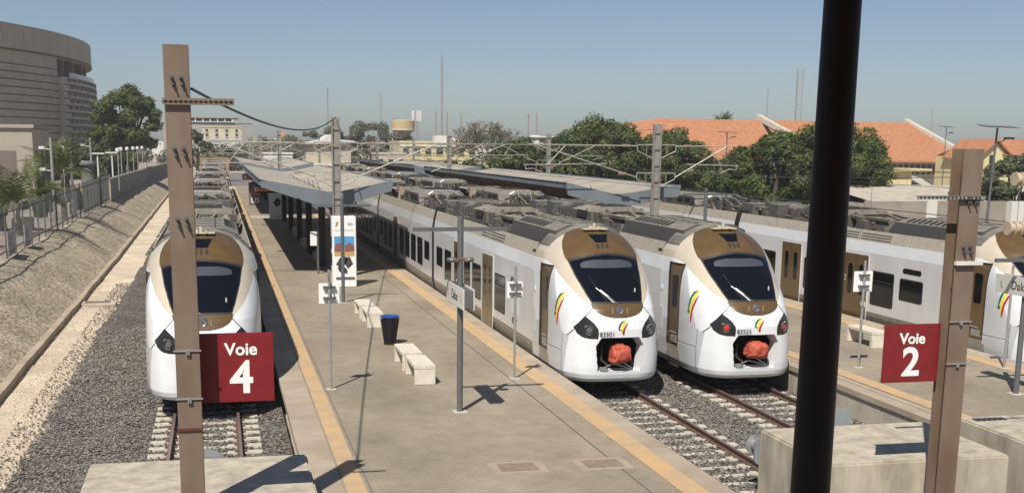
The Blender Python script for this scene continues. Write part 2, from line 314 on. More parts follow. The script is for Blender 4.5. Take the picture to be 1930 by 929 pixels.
stones('scattered_dark_gravel',-4.9,-3.9,18,60,2600,-.2,M_st,.02,.04)
# plaza beyond the fence, pitched embankment, its kerb
sheet('plaza',-160,-9.0,20,320,1.36,M_plaza)
def emb(x,y):
    t=(x+9.05)/3.0; t=max(0,min(1,t)); prof=1.42-1.6*(t**1.25)
    return prof+.06*math.sin(y*.55+2*NZ.noise((y*.1,0,0)))*(1-t)+.05*NZ.noise((x*1.5,y*.8,2))
bed('stone_pitched_embankment',-9.6,-5.98,6,230,emb,M_slope,.2,.6)
g=G()
ys=[6+i*1.5 for i in range(150)]
def kx(y): return -5.95+.07*NZ.noise((y*.2,9,1))-(.0 if y<70 else (y-70)*.004)
for a,b in zip(ys,ys[1:]): 
    xa,xb=kx(a),kx(b); g.add([(xa,a,-.3),(xa+.22,a,-.3),(xa+.22,a,.0),(xa,a,.0),(xb,b,-.3),(xb+.22,b,-.3),(xb+.22,b,.0),(xb,b,.0)],[(3,2,6,7),(1,5,6,2),(0,3,7,4)])
struct('embankment_kerb',g,M_edge,fix=False)
# platforms
def platform(x0,x1,y0,y1,yl,side):
    g=G(); g.box(x0+.18,x1-.18,y0,y1,-.35,.5); struct('platform_base',g,M_concL)
    g=G()
    for k in range(int((y1-y0)/2.2)):
        a=y0+k*2.2
        for (u,v) in ((x0,x0+.62),(x1-.62,x1)): g.box(u,v,a+.006,a+2.194,.41,.55)
    struct('platform_coping',g,M_edge)
    g=G(); g.box(x0+.625,x1-.625,y0,y1,.3,.546); struct('platform_paving',g,M_pave)
    for u,v in yl: sheet('tactile_strip',u,v,y0,y1 if v<7 or u>9 else y1,.5545 if u>x0+.5 else .5545,M_yel)
platform(1.38,8.72,9,172,[(2.04,2.38),(7.80,8.27)],1)
platform(15.42,22.2,9,150,[(16.08,16.55),(21.05,21.55)],1)
sheet('paving_joint_line',7.24,7.28,9,172,.5535,mat('joint_dark',(.15,.13,.11),.9))
sheet('paving_joint_line',2.44,2.47,9,172,.5575,MATS['joint_dark'])
# cross strip of light slabs, asphalt at the far end
sheet('paving_cross_strip',2.5,7.2,98.5,101.5,.553,M_conc); sheet('asphalt_far_end',-1.5,9,172,260,.2,M_asph)
sheet('street',34,400,56,64,-.38,M_asph)
# platform side panels (segmented retaining face)
g=G()
for k in range(40): g.box(15.47,15.62,12+k*1.5,12+k*1.5+1.47,-.3,.4)
struct('platform_retaining_face',g,M_conc)
# service hatches in the paving
for (x,y,l) in ((5.35,21.2,'square hatch with rusty cover in the paving nearer the middle of the platform'),(7.0,21.15,'square hatch with rusty cover in the paving beside the yellow strip')):
    t=thing('inspection_hatch',l,'hatch',(x,y,.55),'hatches in the platform paving')
    G().box(-.52,.52,-.42,.42,-.02,.006).build('hatch_frame',mat('hatch_frame',(.32,.27,.205),.85,var=.1),t); G().box(-.36,.36,-.27,.27,0,.012).build('hatch_cover',mat('hatch_rust',(.235,.175,.125),.7,var=.15,scale=5),t)
t=thing('manhole_slab','flat concrete slab lying on the pale crushed stone path','slab',(-5.05,52.1,-.2)); G().box(-.75,.75,-.45,.45,0,.1).build('slab',M_conc,t); G().box(-.5,.5,-.25,.25,.1,.12).build('cover',M_steelb,t)
# ---------------- tracks ----------------
def sleeper_mesh():
    g=G(); g.taper(-1.25,-.45,-.14,.14,-.33,-.135,.03,.03); g.taper(.45,1.25,-.14,.14,-.33,-.135,.03,.03); g.taper(-.5,.5,-.11,.11,-.33,-.165,0,.02)
    for s in(-1,1):
        for d in(-.1,.1): g.box(s*.753+d-.03,s*.753+d+.03,-.06,.06,-.135,-.10,1)
    return g.mesh('sleeper',[M_sleep,M_rust])
SLM=sleeper_mesh()
def track(x,label,y0,y1,ys0,ys1):
    t=thing('railway_track',label,'railway track',(x,y0,0),'tracks')
    for s in(-1,1):
        g=G(); c=s*.753
        pr=[(c-.07,-.15),(c+.07,-.15),(c+.07,-.135),(c+.012,-.115),(c+.012,-.045),(c+.036,-.035),(c+.036,0),(c-.036,0),(c-.036,-.035),(c-.012,-.045),(c-.012,-.115),(c-.07,-.135)]
        g.prism(pr,'y',0,y1-y0); g.v=[(a,b,c2) for a,b,c2 in g.v]; r=g.build('rail',[M_rust,M_railtop],t)
        G().box(c-.03,c+.03,0,y1-y0,.0005,.003).build('rail_head',M_railtop,r)
    k=ys0
    while k<ys1: inst(SLM,'sleeper',t,(0,k-y0,0),(0,0,random.uniform(-.004,.004))); k+=.605
    return t
XT4,XT3,XT2,XT1=-.445,10.17,13.94,23.9
track(XT4,'single track at the left, running under the train behind the Voie 4 sign',20,330,20.6,31)
track(XT3,'track beside the yellow platform edge, under the train numbered 83501',19.5,240,19.9,32)
track(XT2,'second track from the middle platform, under the train numbered 83525',21,240,21.5,32)
track(XT1,'track beyond the right platform, under the train behind the Voie 2 sign',22,240,24,30)
# ---------------- buffer blocks ----------------
def rough_block(x0,x1,y0,y1,z1,label,buf=()):
    t=thing('buffer_stop_block',label,'concrete block',((x0+x1)/2,(y0+y1)/2,-.4),'concrete buffer stops')
    w,d=(x1-x0)/2,(y1-y0)/2
    G().box(-w,w,-d,d,0,z1+.4).build('block_body',M_block,t,bevel=.035)
    for bx,bz in buf:
        g=G(); g.prism(rrect(-.24,.24,-.26,.26,.1),'y',0,.05); o=g.build('buffer_plate',M_dkg2,t,loc=(bx-(x0+x1)/2,d+.02,bz+.4))
        g=G(); g.cyl((0,0,0),(0,.42,0),.12,n=16); g.cyl((0,.42,0),(0,.46,0),.2,n=20); g.build('buffer_head',M_galv,t,smooth=True,loc=(bx-(x0+x1)/2,d+.07,bz+.4))
    return t
M_dkg2=mat('buffer_grey',(.22,.24,.25),.5,var=.1)
rough_block(-2.24,1.36,16.5,20.45,1.2,'big weathered concrete buffer block under the Voie 4 sign',[(-.33,1.05)])
rough_block(10.03,13.55,18.05,20.75,1.2,'big stained concrete buffer block behind the Voie 2 column',[(10.2,.75),(11.72,1.27)])
rough_block(14.42,18.5,17.2,20.95,1.2,'concrete buffer block cut by the right picture edge')
# white rubble, gravel bag beside the left track
def rubble(x,y,s,label,n):
    g=G()
    for i in range(n):
        a=random.uniform(0,6.3);r=random.uniform(0,s); c=(x+r*math.cos(a),y+r*.5*math.sin(a)); q=random.uniform(.03,.08); g.taper(c[0]-q,c[0]+q,c[1]-q,c[1]+q,-.2,-.2+q*1.1,q*.4,q*.4)
    tagp(g.build('rubble_heap',M_concL),label,'rubble')
rubble(1.0,21.0,.25,'small white stones against the platform wall near the left track',7)
# ================= FOREGROUND STEEL =================
def hbeam(x,y,z0,z1,w,d,label,group):
    t=thing('steel_column',label,'steel column',(x,y,z0),group)
    g=G(); h=z1-z0
    g.box(-w/2,w/2,-d/2,-d/2+.022,0,h); g.box(-w/2,w/2,d/2-.022,d/2,0,h); g.box(-.008,.008,-d/2+.022,d/2-.022,0,h)
    g.build('column_profile',M_steelb,t,bevel=.003)
    return t,h
def bolts(t,z,w,d,col='M'):
    for sx in(-.065,.055):
        for dz in(0,-.085):
            g=G(); x=sx+(.02 if dz else 0); g.cyl((x,-d/2,z+dz),(x,-d/2-.012,z+dz),.032,n=6); g.cyl((x,-d/2-.01,z+dz),(x,-d/2-.11,z+dz),.014,n=8); g.cyl((x,-d/2-.03,z+dz),(x,-d/2-.055,z+dz),.026,n=6)
            g.build('bolt',[M_dkg],t)
tL,h=hbeam(-.49,17.3,-.4,7.79,.335,.32,'tall brown steel column left of the Voie 4 sign','brown steel columns')
for z in(7.36,6.42,5.47): bolts(tL,z-.0+.4-.0,.335,.32)
g=G(); g.box(-.2,.75,-.225,-.165,7.435,7.445); g.box(-.2,.75,-.225,-.215,7.40,7.49)
for k in range(14): g.box(-.17+k*.066,-.135+k*.066,-.232,-.222,7.43,7.46,1)
g.build('slotted_rail',[M_steelb,M_dark],tL)
for z,ww in((3.62+.4,.2),(2.93+.4,.2)):
    g=G(); g.box(-.19,.19,-.185,-.163,z,z+.02); g.box(-.02,.0,-.21,-.18,z-.045,z+.03); g.box(.01,.03,-.21,-.18,z-.045,z+.03); g.build('sign_clamp',M_galv,tL)
g=G(); g.box(-.18,.18,-.19,-.163,2.88,2.915); g.build('rust_strap',mat('rust_red',(.11,.03,.02),.6),tL)
tR,h=hbeam(11.83,17.5,-.4,6.51,.36,.33,'brown steel column right of the Voie 2 sign with grey flange','brown steel columns')
for z in(5.75+.4,4.95+.4): bolts(tR,z,.36,.33)
g=G(); g.box(-1.0,.21,-.24,-.165,6.16,6.17); g.box(-1.0,.21,-.24,-.23,6.12,6.175)
for k in range(16): g.box(-.95+k*.07,-.92+k*.07,-.248,-.238,6.13,6.155,1)
g.build('slotted_rail',[M_galv,M_dark],tR)
g=G(); g.box(-.2,.28,-.24,-.165,5.06,5.12); g.build('slotted_rail',M_bwhite,tR)
for z in(3.72+.4,3.02+.4):
    g=G(); g.box(-.2,.2,-.195,-.168,z,z+.02); g.box(-.02,.02,-.215,-.18,z-.04,z+.03); g.build('sign_clamp',M_galv,tR)
for t_,zz in((tL,2.0),(tR,3.0)):
    pass
def voie(n,x0,x1,z0,z1,y,label,tx):
    t=thing('platform_track_sign',label,'track sign',((x0+x1)/2,y,(z0+z1)/2),'dark red Voie signs')
    w=(x1-x0)/2;h=(z1-z0)/2; G().box(-w,w,0,.03,-h,h).build('sign_panel',M_red,t,bevel=.004)
    g=G(); g.box(-w,w,.03,.06,h-.06,h-.02); g.box(-w,w,.03,.06,-h+.02,-h+.06); g.build('sign_rail',M_galv,t)
    text('Voie',.25,M_whitet,'sign_word',t,(tx,-.004,h-.245),(R(90),0,0),bold=.006)
    text(n,.66,M_whitet,'sign_number',t,(tx,-.004,-.165),(R(90),0,0),bold=.016)
voie('4',-.33,.72,2.78,3.80,17.56,'dark red sign reading Voie 4 on the left column',.03+.03)
voie('2',10.58,11.6,2.71,3.68,17.5,'dark red sign reading Voie 2 on the right column',.0)
g=G(); g.cyl((1.21,2.29,0.5),(2.57,4.74,9.6),.066,n=32); o=g.build('dark_post',mat('near_black_paint',(.011,.006,.005),.5,spec=.25),smooth=True); tagp(o,'near-black round post leaning across the whole height of the foreground','post')
t=thing('added_shade_roof','unseen roof slab added above the viewpoint to shade the dark post','roof',(1.8,-3,9.6)); G().box(-9,9,-8,7.0,0,.25).build('shade_slab',M_steelb,t)  # added out-of-view slab, keeps the sun off the dark post
# span cable from the left column to the first mast
def sag(a,b,s,n=18): 
    a=Vector(a);b=Vector(b); return [a.lerp(b,i/n)-Vector((0,0,4*s*(i/n)*(1-i/n))) for i in range(n+1)]
def wire(name,label,pts,r=.012,group=None,m=None,cat='cable'):
    g=G(); g.path(pts,r,n=5); return tagp(g.build(name,m or M_wire,smooth=False,fix=False),label,cat,group)
wire('span_cable','black cable sagging from the left brown column to the tall grey mast',sag((-.3,17.3,7.22),(5.15,53.8,7.62),.55,26),.022)
# ================= PLATFORM FURNITURE =================
def tpost(x,y,h,bar,label,zb,group='grey lamp posts with a cross bar'):
    t=thing('cross_bar_post',label,'post',(x,y,.55),group)
    G().cyl((0,0,0),(0,0,h),.068,n=14).build('pole',M_dkgp,t,smooth=True)
    G().box(-bar,bar,-.05,.05,zb,zb+.085).build('cross_bar',M_dkgp,t); G().box(-.16,.16,-.16,.16,0,.015).build('base_plate',M_concL,t); return t
M_dkgp=mat('post_grey',(.105,.11,.112),.5,var=.06)
tp=tpost(5.21,26.1,4.42,1.06,'tall grey cross-bar post carrying the Dakar sign on the middle platform',4.08)
for s in(-1,1):
    g=G(); g.lathe([(0,.05),(.11,.045),(.14,0),(.11,-.045),(0,-.06)],n=14); g.v=[(a*.9+s*.19,b,c+3.45) for a,b,c in g.v]; g.build('loudspeaker',M_dkg,tp,smooth=True)
    g=G(); g.path([(s*.0,-.05,3.5),(s*.12,-.12,3.42),(s*.2,-.1,3.5),(s*.3,-.04,3.45)],.014); g.build('loose_cable',mat('cable_reddish',(.25,.08,.05),.6),tp)
tpost(4.54,45.5,3.95,1.08,'grey cross-bar post in front of the white advertising totem',3.62)
tpost(18.9,45,4.35,.95,'grey cross-bar post near the front edge of the right canopy',4.05)
tR2=tpost(19.2,25.6,3.95,.9,'grey cross-bar post carrying the Dakar sign at the right picture edge',3.28)
def dakar(x,y,z,label,L=1.95):
    t=thing('station_name_sign',label,'station sign',(x,y,z),'Dakar station name signs')
    G().box(-.1,.1,-L/2,L/2,-.19,.19).build('sign_box',M_dkgp,t,bevel=.01)
    for s in(-1,1):
        G().box(s*.102,s*.102+s*.02,-L/2-.03,L/2+.03,-.23,.23).build('sign_face',M_bwhite,t,bevel=.006)
        text('Dakar',.3,mat('ink_dark',(.02,.02,.02),.6),'sign_word',t,(s*.125,0,-.01),(R(90),0,R(90*s)),ext=.002)
        for yy in(-.72,.74):
            g=G(); g.prism([(yy-.05,-.1),(yy+.02,-.1),(yy+.06,.02),(yy-.01,.12),(yy+.01,.0)],'x',s*.123,s*.127); g.build('sign_emblem',mat('emblem_ochre',(.4,.2,.08),.6) if yy*s>0 else M_bgrey,t)
dakar(5.21,26.12,3.22,'station sign reading Dakar on the middle platform post')
dakar(19.2,25.62,3.22,'station sign reading Dakar on the post at the right picture edge')
def plate(x,y,h,zp,w,label,ln=0):
    t=thing('plate_on_post',label,'sign post',(x,y,.55),'thin posts with a white square plate')
    G().cyl((0,0,0),(ln,0,h),.035,n=10).build('post',M_galv,t,smooth=True)
    G().box(-w,w,.05,.062,zp,zp+2*w).build('plate',M_white,t,bevel=.003)
    for z in(zp+.12*w/.25,zp+w*1.55):
        G().box(-.15,.15,-.05,.05,z,z+.045).build('clamp_bar',M_dkg,t)
    G().box(-.12,.12,-.12,.12,0,.012).build('base_plate',M_concL,t)
plate(2.57,29.15,2.95,2.12,.25,'thin grey post with white square plate on the left half of the middle platform')
plate(7.37,29.7,2.9,2.1,.21,'thin grey post with white square plate beside the train numbered 83501')
plate(17.15,29.6,2.95,2.1,.28,'thin post with white square plate on the right platform near the dark post')
plate(21.15,28.8,2.85,2.1,.25,'thin grey post with white plate in front of the rightmost train')
# totem
M_pic1=mat('poster_sky',(.05,.22,.5),.5,col2=(.12,.35,.6),scale=2)
t=thing('advertising_totem','tall white advertising totem with station picture on the middle platform','advertising totem',(5.12,50.9,.55),'white advertising totems')
G().box(-.5,.5,-.32,.32,0,2.95).build('totem_body',M_white,t,bevel=.02)
flatpoly([(-.42,1.62),(.42,1.62),(.42,2.13),(-.42,2.13)],'y',-.325,M_pic1,'poster_sky',t)
flatpoly([(-.42,1.3),(.42,1.3),(.42,1.62),(-.42,1.62)],'y',-.326,mat('poster_sand',(.5,.3,.13),.6),'poster_ground',t)
g=G()
for c in(-.22,.22): g.prism([(c-.2,1.5),(c+.2,1.5),(c+.2,1.72),(c+.12,1.8),(c,1.84),(c-.12,1.8),(c-.2,1.72)],'y',-.334,-.328)
g.build('poster_station',mat('poster_brick',(.22,.09,.07),.6,var=.3,scale=12),t)
g=G(); g.prism([(-.36,.95),(-.2,1.22),(0,1.3),(.14,1.2),(.04,.98),(-.2,.86)],'y',-.338,-.333); g.prism([(.06,1.25),(.22,1.28),(.36,.98),(.14,.78),(0,.98)],'y',-.338,-.333); g.prism([(-.3,.82),(-.18,.92),(-.08,.76),(-.2,.62)],'y',-.338,-.333); g.prism([(-.05,.9),(.1,.75),(.12,.58),(-.16,.6)],'y',-.338,-.333)
g.build('poster_photos',mat('poster_dark',(.05,.05,.06),.5,var=.8,scale=9),t)
g=G(); g.prism([(-.36,2.5),(-.26,2.62),(-.24,2.74),(-.34,2.72)],'y',-.334,-.329); g.build('poster_logo',mat('logo_gold',(.35,.24,.1),.5),t)
g=G(); g.prism(rrect(.14,.36,2.6,2.7,.04),'y',-.334,-.329); g.build('poster_logo',mat('logo_grey',(.5,.45,.47),.5),t)
G().box(-.4,.4,-.333,-.326,2.38,2.395).build('poster_caption',MATS['logo_grey'],t); G().box(-.36,.42,-.34,-.3,.32,.42).build('steel_band',M_dkg,t)
for k,z in enumerate((.9,1.6)): G().box(-.508,-.5,-.22,.22,z,z+.5).build('side_picture',MATS['poster_dark'],t)
def totem2(x,y,label):
    t=thing('advertising_totem',label,'advertising totem',(x,y,.55),'white advertising totems'); G().box(-.6,.6,-.3,.3,0,2.6).build('totem_body',M_white,t)
    g=G(); g.prism([(-.3,1.3),(0,1.7),(.3,1.5),(.2,1.1),(-.1,1.0)],'y',-.32,-.31); g.build('poster_photo',MATS['poster_dark'],t)
totem2(4.55,97.0,'white totem standing under the gap of the middle canopy'); totem2(4.4,140,'small far white totem beside the sign reading US')
# benches
M_bench=mat('bench_concrete',(.60,.55,.46),.85,var=.1,scale=5,bump=.2)
def bench_mesh():
    g=G(); g.box(-.27,.27,-.78,-.62,0,.40); g.box(-.27,.27,.62,.78,0,.40); g.box(-.27,.27,-.78,.78,.4025,.48); return g
def bench(x,y,label,rz=0):
    t=thing('concrete_bench',label,'bench',(x,y,.55),'concrete benches',rz)
    G().box(-.27,.27,-.78,.78,.402,.5).build('seat',M_bench,t,bevel=.012); 
    for s in(-1,1): G().box(-.265,.265,s*.78-s*.14 if s>0 else -.78,.78 if s>0 else -.64,0,.40).build('leg',M_bench,t,bevel=.01)
bench(4.95,30.05,'near concrete bench, closest of the row to the camera'); bench(4.93,31.95,'second concrete bench, directly behind the nearest one')
bench(4.93,39.75,'concrete bench just beyond the litter bin with the blue rim'); bench(4.9,41.75,'concrete bench farther than the one beyond the blue rimmed bin')
bench(4.95,61.5,'concrete bench in the canopy shade, nearest under the roof'); bench(4.95,70.5,'concrete bench in the canopy shade, farther under the roof')
bench(19.45,33.2,'concrete bench behind the Voie 2 sign on the right platform'); bench(5,80,'concrete bench deepest in the shade of the middle canopy')
def bin_(x,y,label):
    t=thing('litter_bin',label,'litter bin',(x,y,.55),'slatted litter bins')
    g=G()
    for k in range(20):
        a=2*math.pi*k/20; c,s=math.cos(a),math.sin(a); g.cyl((c*.17,s*.17,.04),(c*.27,s*.27,.78),.016,n=4)
    g.build('slatted_basket',M_blk,t)
    G().lathe([(0,.05),(.15,.05),(.235,.76),(.2,.83),(0,.80)],n=18).build('bin_liner',M_bag,t,smooth=True)
    G().lathe([(.24,.82),(.275,.82),(.28,.87),(.2,.88),(.15,.84),(.2,.82)],n=24).build('rim',M_blue,t,smooth=True)
    G().lathe([(.0,.0),(.19,.0),(.19,.05),(0,.05)],n=18).build('foot',M_blk,t)
    g=G(); g.cyl((-.3,0,.86),(-.17,0,.03),.012,n=5); g.cyl((.3,0,.86),(.17,0,.03),.012,n=5); g.build('frame_bar',M_galv,t)
bin_(4.95,35.67,'black slatted litter bin with blue rim in the sun'); bin_(4.92,66,'black litter bin in the shade beside a canopy column')
# info boards by the totem
t=thing('notice_board','small pale notice board on a post left of the totem in the shade','notice board',(4.45,56,.55)); G().cyl((0,0,0),(0,0,2.2),.05).build('post',M_dkg,t); G().box(-.35,-.05,-.04,.0,1.3,1.95).build('board',M_white,t)
# ================= CANOPIES =================
def canopy(cx,y0,y1,prof_t,prof_b,label,group,cols):
    """butterfly roof; prof_t / prof_b are (x,z) of left tip, valley, right tip for top and underside"""
    t=thing('platform_canopy',label,'platform canopy',(cx,y0,0),group); L=y1-y0
    pt=[(p[0]-cx,p[1]) for p in prof_t];pb=[(p[0]-cx,p[1]) for p in prof_b]
    g=G(); g.prism([pt[0],pt[1],(pt[1][0]+.5,pt[1][1]),pt[2],(pt[2][0],pt[2][1]-.06),(pt[1][0]+.5,pt[1][1]-.08),(pt[1][0],pt[1][1]-.08),(pt[0][0],pt[0][1]-.06)],'y',.2,L-.2)
    ro=g.build('roof_sheeting',M_canr,t)
    g=G()
    for k in range(1,int(L/1.0)):
        g.add([(pt[0][0]+.05,k,pt[0][1]+.012),(pt[1][0],k,pt[1][1]+.012),(pt[1][0],k+.05,pt[1][1]+.012),(pt[0][0]+.05,k+.05,pt[0][1]+.012)],[(0,1,2,3)])
        g.add([(pt[1][0]+.5,k,pt[1][1]+.012),(pt[2][0]-.05,k,pt[2][1]+.012),(pt[2][0]-.05,k+.05,pt[2][1]+.012),(pt[1][0]+.5,k+.05,pt[1][1]+.012)],[(0,1,2,3)])
    tagp(g.build('roof_seams',M_conc,ro,fix=False),kind='stuff')
    # end fascias (upstand a little above the sheeting) and side fascias
    for a,b in((0,.19),(L-.19,L)):
        g=G(); g.prism([(pt[0][0],pt[0][1]+.05),(pt[1][0],pt[1][1]+.05),(pt[1][0]+.5,pt[1][1]+.05),(pt[2][0],pt[2][1]+.05),(pb[2][0],pb[2][1]),(pb[1][0]+.5,pb[1][1]),(pb[1][0]-.2,pb[1][1]),(pb[0][0],pb[0][1])],'y',a,b); g.build('end_fascia',M_canf,t)
    for i,s in((0,1),(2,-1)):
        G().box(min(pt[i][0],pt[i][0]+s*.09),max(pt[i][0],pt[i][0]+s*.09),.2,L-.2,pt[i][1]-.24,pt[i][1]+.045).build('side_fascia',M_canf,t)
    pb=[(pb[0][0],pt[0][1]-.22),pb[1],(pb[2][0],pt[2][1]-.22)]
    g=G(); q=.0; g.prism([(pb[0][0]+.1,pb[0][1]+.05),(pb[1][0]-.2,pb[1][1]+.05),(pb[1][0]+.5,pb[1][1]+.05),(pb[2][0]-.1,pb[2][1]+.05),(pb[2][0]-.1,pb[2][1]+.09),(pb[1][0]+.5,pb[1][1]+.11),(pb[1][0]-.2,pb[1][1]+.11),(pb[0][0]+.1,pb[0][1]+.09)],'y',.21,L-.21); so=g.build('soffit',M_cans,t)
    for k in range(2,int(L)-1,3):
        for i in(0,2):
            a=(pb[1][0]+(.6 if i==2 else -.3),pb[1][1]+.0); b=(pb[i][0]+(-.15 if i==2 else .15),pb[i][1]+.03)
            g=G(); g.add([(a[0],k,a[1]-.0),(b[0],k,b[1]),(b[0],k+.1,b[1]),(a[0],k+.1,a[1]),(a[0],k,a[1]+.05),(b[0],k,b[1]+.05),(b[0],k+.1,b[1]+.05),(a[0],k+.1,a[1]+.05)],[(0,3,2,1),(0,1,5,4),(2,3,7,6)]); g.build('soffit_rib',M_blk,t)
    for y in cols:
        g=G(); g.box(-.16,.16,-.16,.16,.55,pb[1][1]+.05); g.build('column',M_blk,t,loc=(.0,y-y0,0)); 
    for k in range(3):
        yy=3+k*3.1; z=pt[1][1]; x=pt[1][0]-.1
        G().cyl((x,yy,z),(x-.12,yy,z+.38),.02,n=6).build('roof_bracket',M_steelb,t)
    g=G(); pts=[(pt[1][0]-.2+.25*NZ.noise((k*.7,1,1)),1+k*1.2,pt[1][1]+.12+.12*NZ.noise((k*.5,5,0))) for k in range(22)]; g.path(pts,.014,n=5); g.build('roof_conduit',M_under,t,fix=False)
    return t
T1=[(1.83,4.85),(4.85,4.30),(7.85,4.79)];B1=[(1.9,4.55),(4.85,3.66),(7.75,4.38)]
canopy(4.95,55,95.5,T1,B1,'nearest butterfly canopy of the middle platform with blue-grey fascia','butterfly canopies',[59.6,68.3,76.4,85.4,94])
canopy(4.95,101.5,142,[(x,z+.05) for x,z in T1],[(x,z+.05) for x,z in B1],'second butterfly canopy of the middle platform, beyond the gap','butterfly canopies',[104,112.6,121,130,138])
T2_=[(16.05,4.74),(18.4,4.20),(21.8,4.62)];B2_=[(16.15,4.2),(18.4,3.62),(21.7,4.12)]
canopy(18.6,55,95.5,T2_,B2_,'nearest butterfly canopy of the right platform, behind the roofs of the trains','butterfly canopies',[59.6,68.3,76.4,85.4,94])
canopy(18.6,100.5,141,T2_,B2_,'second butterfly canopy of the right platform, farther along the trains','butterfly canopies',[104,112.6,121,130,138])
def display(x,y,z,w,label,lit=True):
    t=thing('departure_display',label,'display board',(x,y,z),'hanging departure displays'); G().box(-w/2,w/2,-.1,.1,-.2,.2).build('display_case',M_blk,t)
    for s in(-1,1): G().cyl((s*w*.35,0,.2),(s*w*.35,0,.55),.02,n=6).build('hanger',M_blk,t)
    m=mat('amber_leds',(.2,.06,.01),.5); b=m.node_tree.nodes['Principled BSDF']; b.inputs['Emission Color'].default_value=(.9,.25,.04,1); b.inputs['Emission Strength'].default_value=.25
    g=G()
    for r in range(2):
        x0=-w*.42
        while x0<w*.4: l=random.uniform(.05,.22); g.box(x0,x0+l,-.106,-.101,.04-r*.12,.09-r*.12); x0+=l+.05
    g.build('led_rows',m,t)
display(2.6,66,4.05,1.6,'black display with amber rows hanging from the left wing of the middle canopy')
display(2.5,88,4.1,1.5,'farther dark display hanging under the left wing of the middle canopy')
t=thing('kiosk_board','small far kiosk board with orange picture and white letters US','sign board',(3.5,118,.55)); G().box(-.6,.6,-.05,.05,.0,2.2).build('board',M_museumd,t)
g=G(); g.prism([(-.5,1.0),(.5,1.0),(.2,1.7),(-.2,1.75)],'y',-.06,-.052); g.build('picture',mat('poster_orange',(.45,.18,.1),.6),t); text('US',.7,M_whitet,'letters',t,(0,-.06,.5),(R(90),0,0),bold=.02)
# ================= TRAINS =================
def ip(z,t): return np.interp(z,[a for a,b in t],[b for a,b in t])
N_YF=[(.35,.34),(.40,.16),(.48,.06),(.6,.02),(.8,0),(1.45,-.02),(1.8,-.03),(2.05,.02),(2.3,.13),(2.45,.26),(3.0,.82),(3.67,1.5),(3.9,1.8),(4.1,2.15),(4.22,2.5),(4.3,2.95),(4.34,3.3)]
N_WW=[(.35,1.2),(.42,1.34),(.6,1.41),(1.1,1.43),(1.5,1.42),(3.0,1.42),(3.38,1.39),(3.6,1.33),(3.8,1.22),(4.0,1.04),(4.12,.86),(4.22,.66),(4.3,.42),(4.34,.15)]
N_YB=[(.35,1.4),(1.5,1.75),(2.5,2.2),(3.4,2.9),(4.0,3.3),(4.34,3.6)]
def nose_pt(th,z):
    w=ip(z,N_WW);yf=ip(z,N_YF);L=ip(z,N_YB)-yf;s=np.sin(th);c=np.cos(th); n=np.clip(3.9-.85*(z-1.6),2.5,3.9)
    return w*np.sign(s)*np.abs(s)**(2/n), yf+L*(1-np.abs(c))
YEND=3.62
def nose_y(x,z):
    """y of the nose surface at lateral x, height z"""
    w=float(ip(z,N_WW));yf=float(ip(z,N_YF));L=float(ip(z,N_YB))-yf;n=min(3.9,max(2.5,3.9-.85*(z-1.6)))
    s=min(1,abs(x)/w)**(n/2); return yf+L*(1-math.sqrt(max(0,1-s*s)))
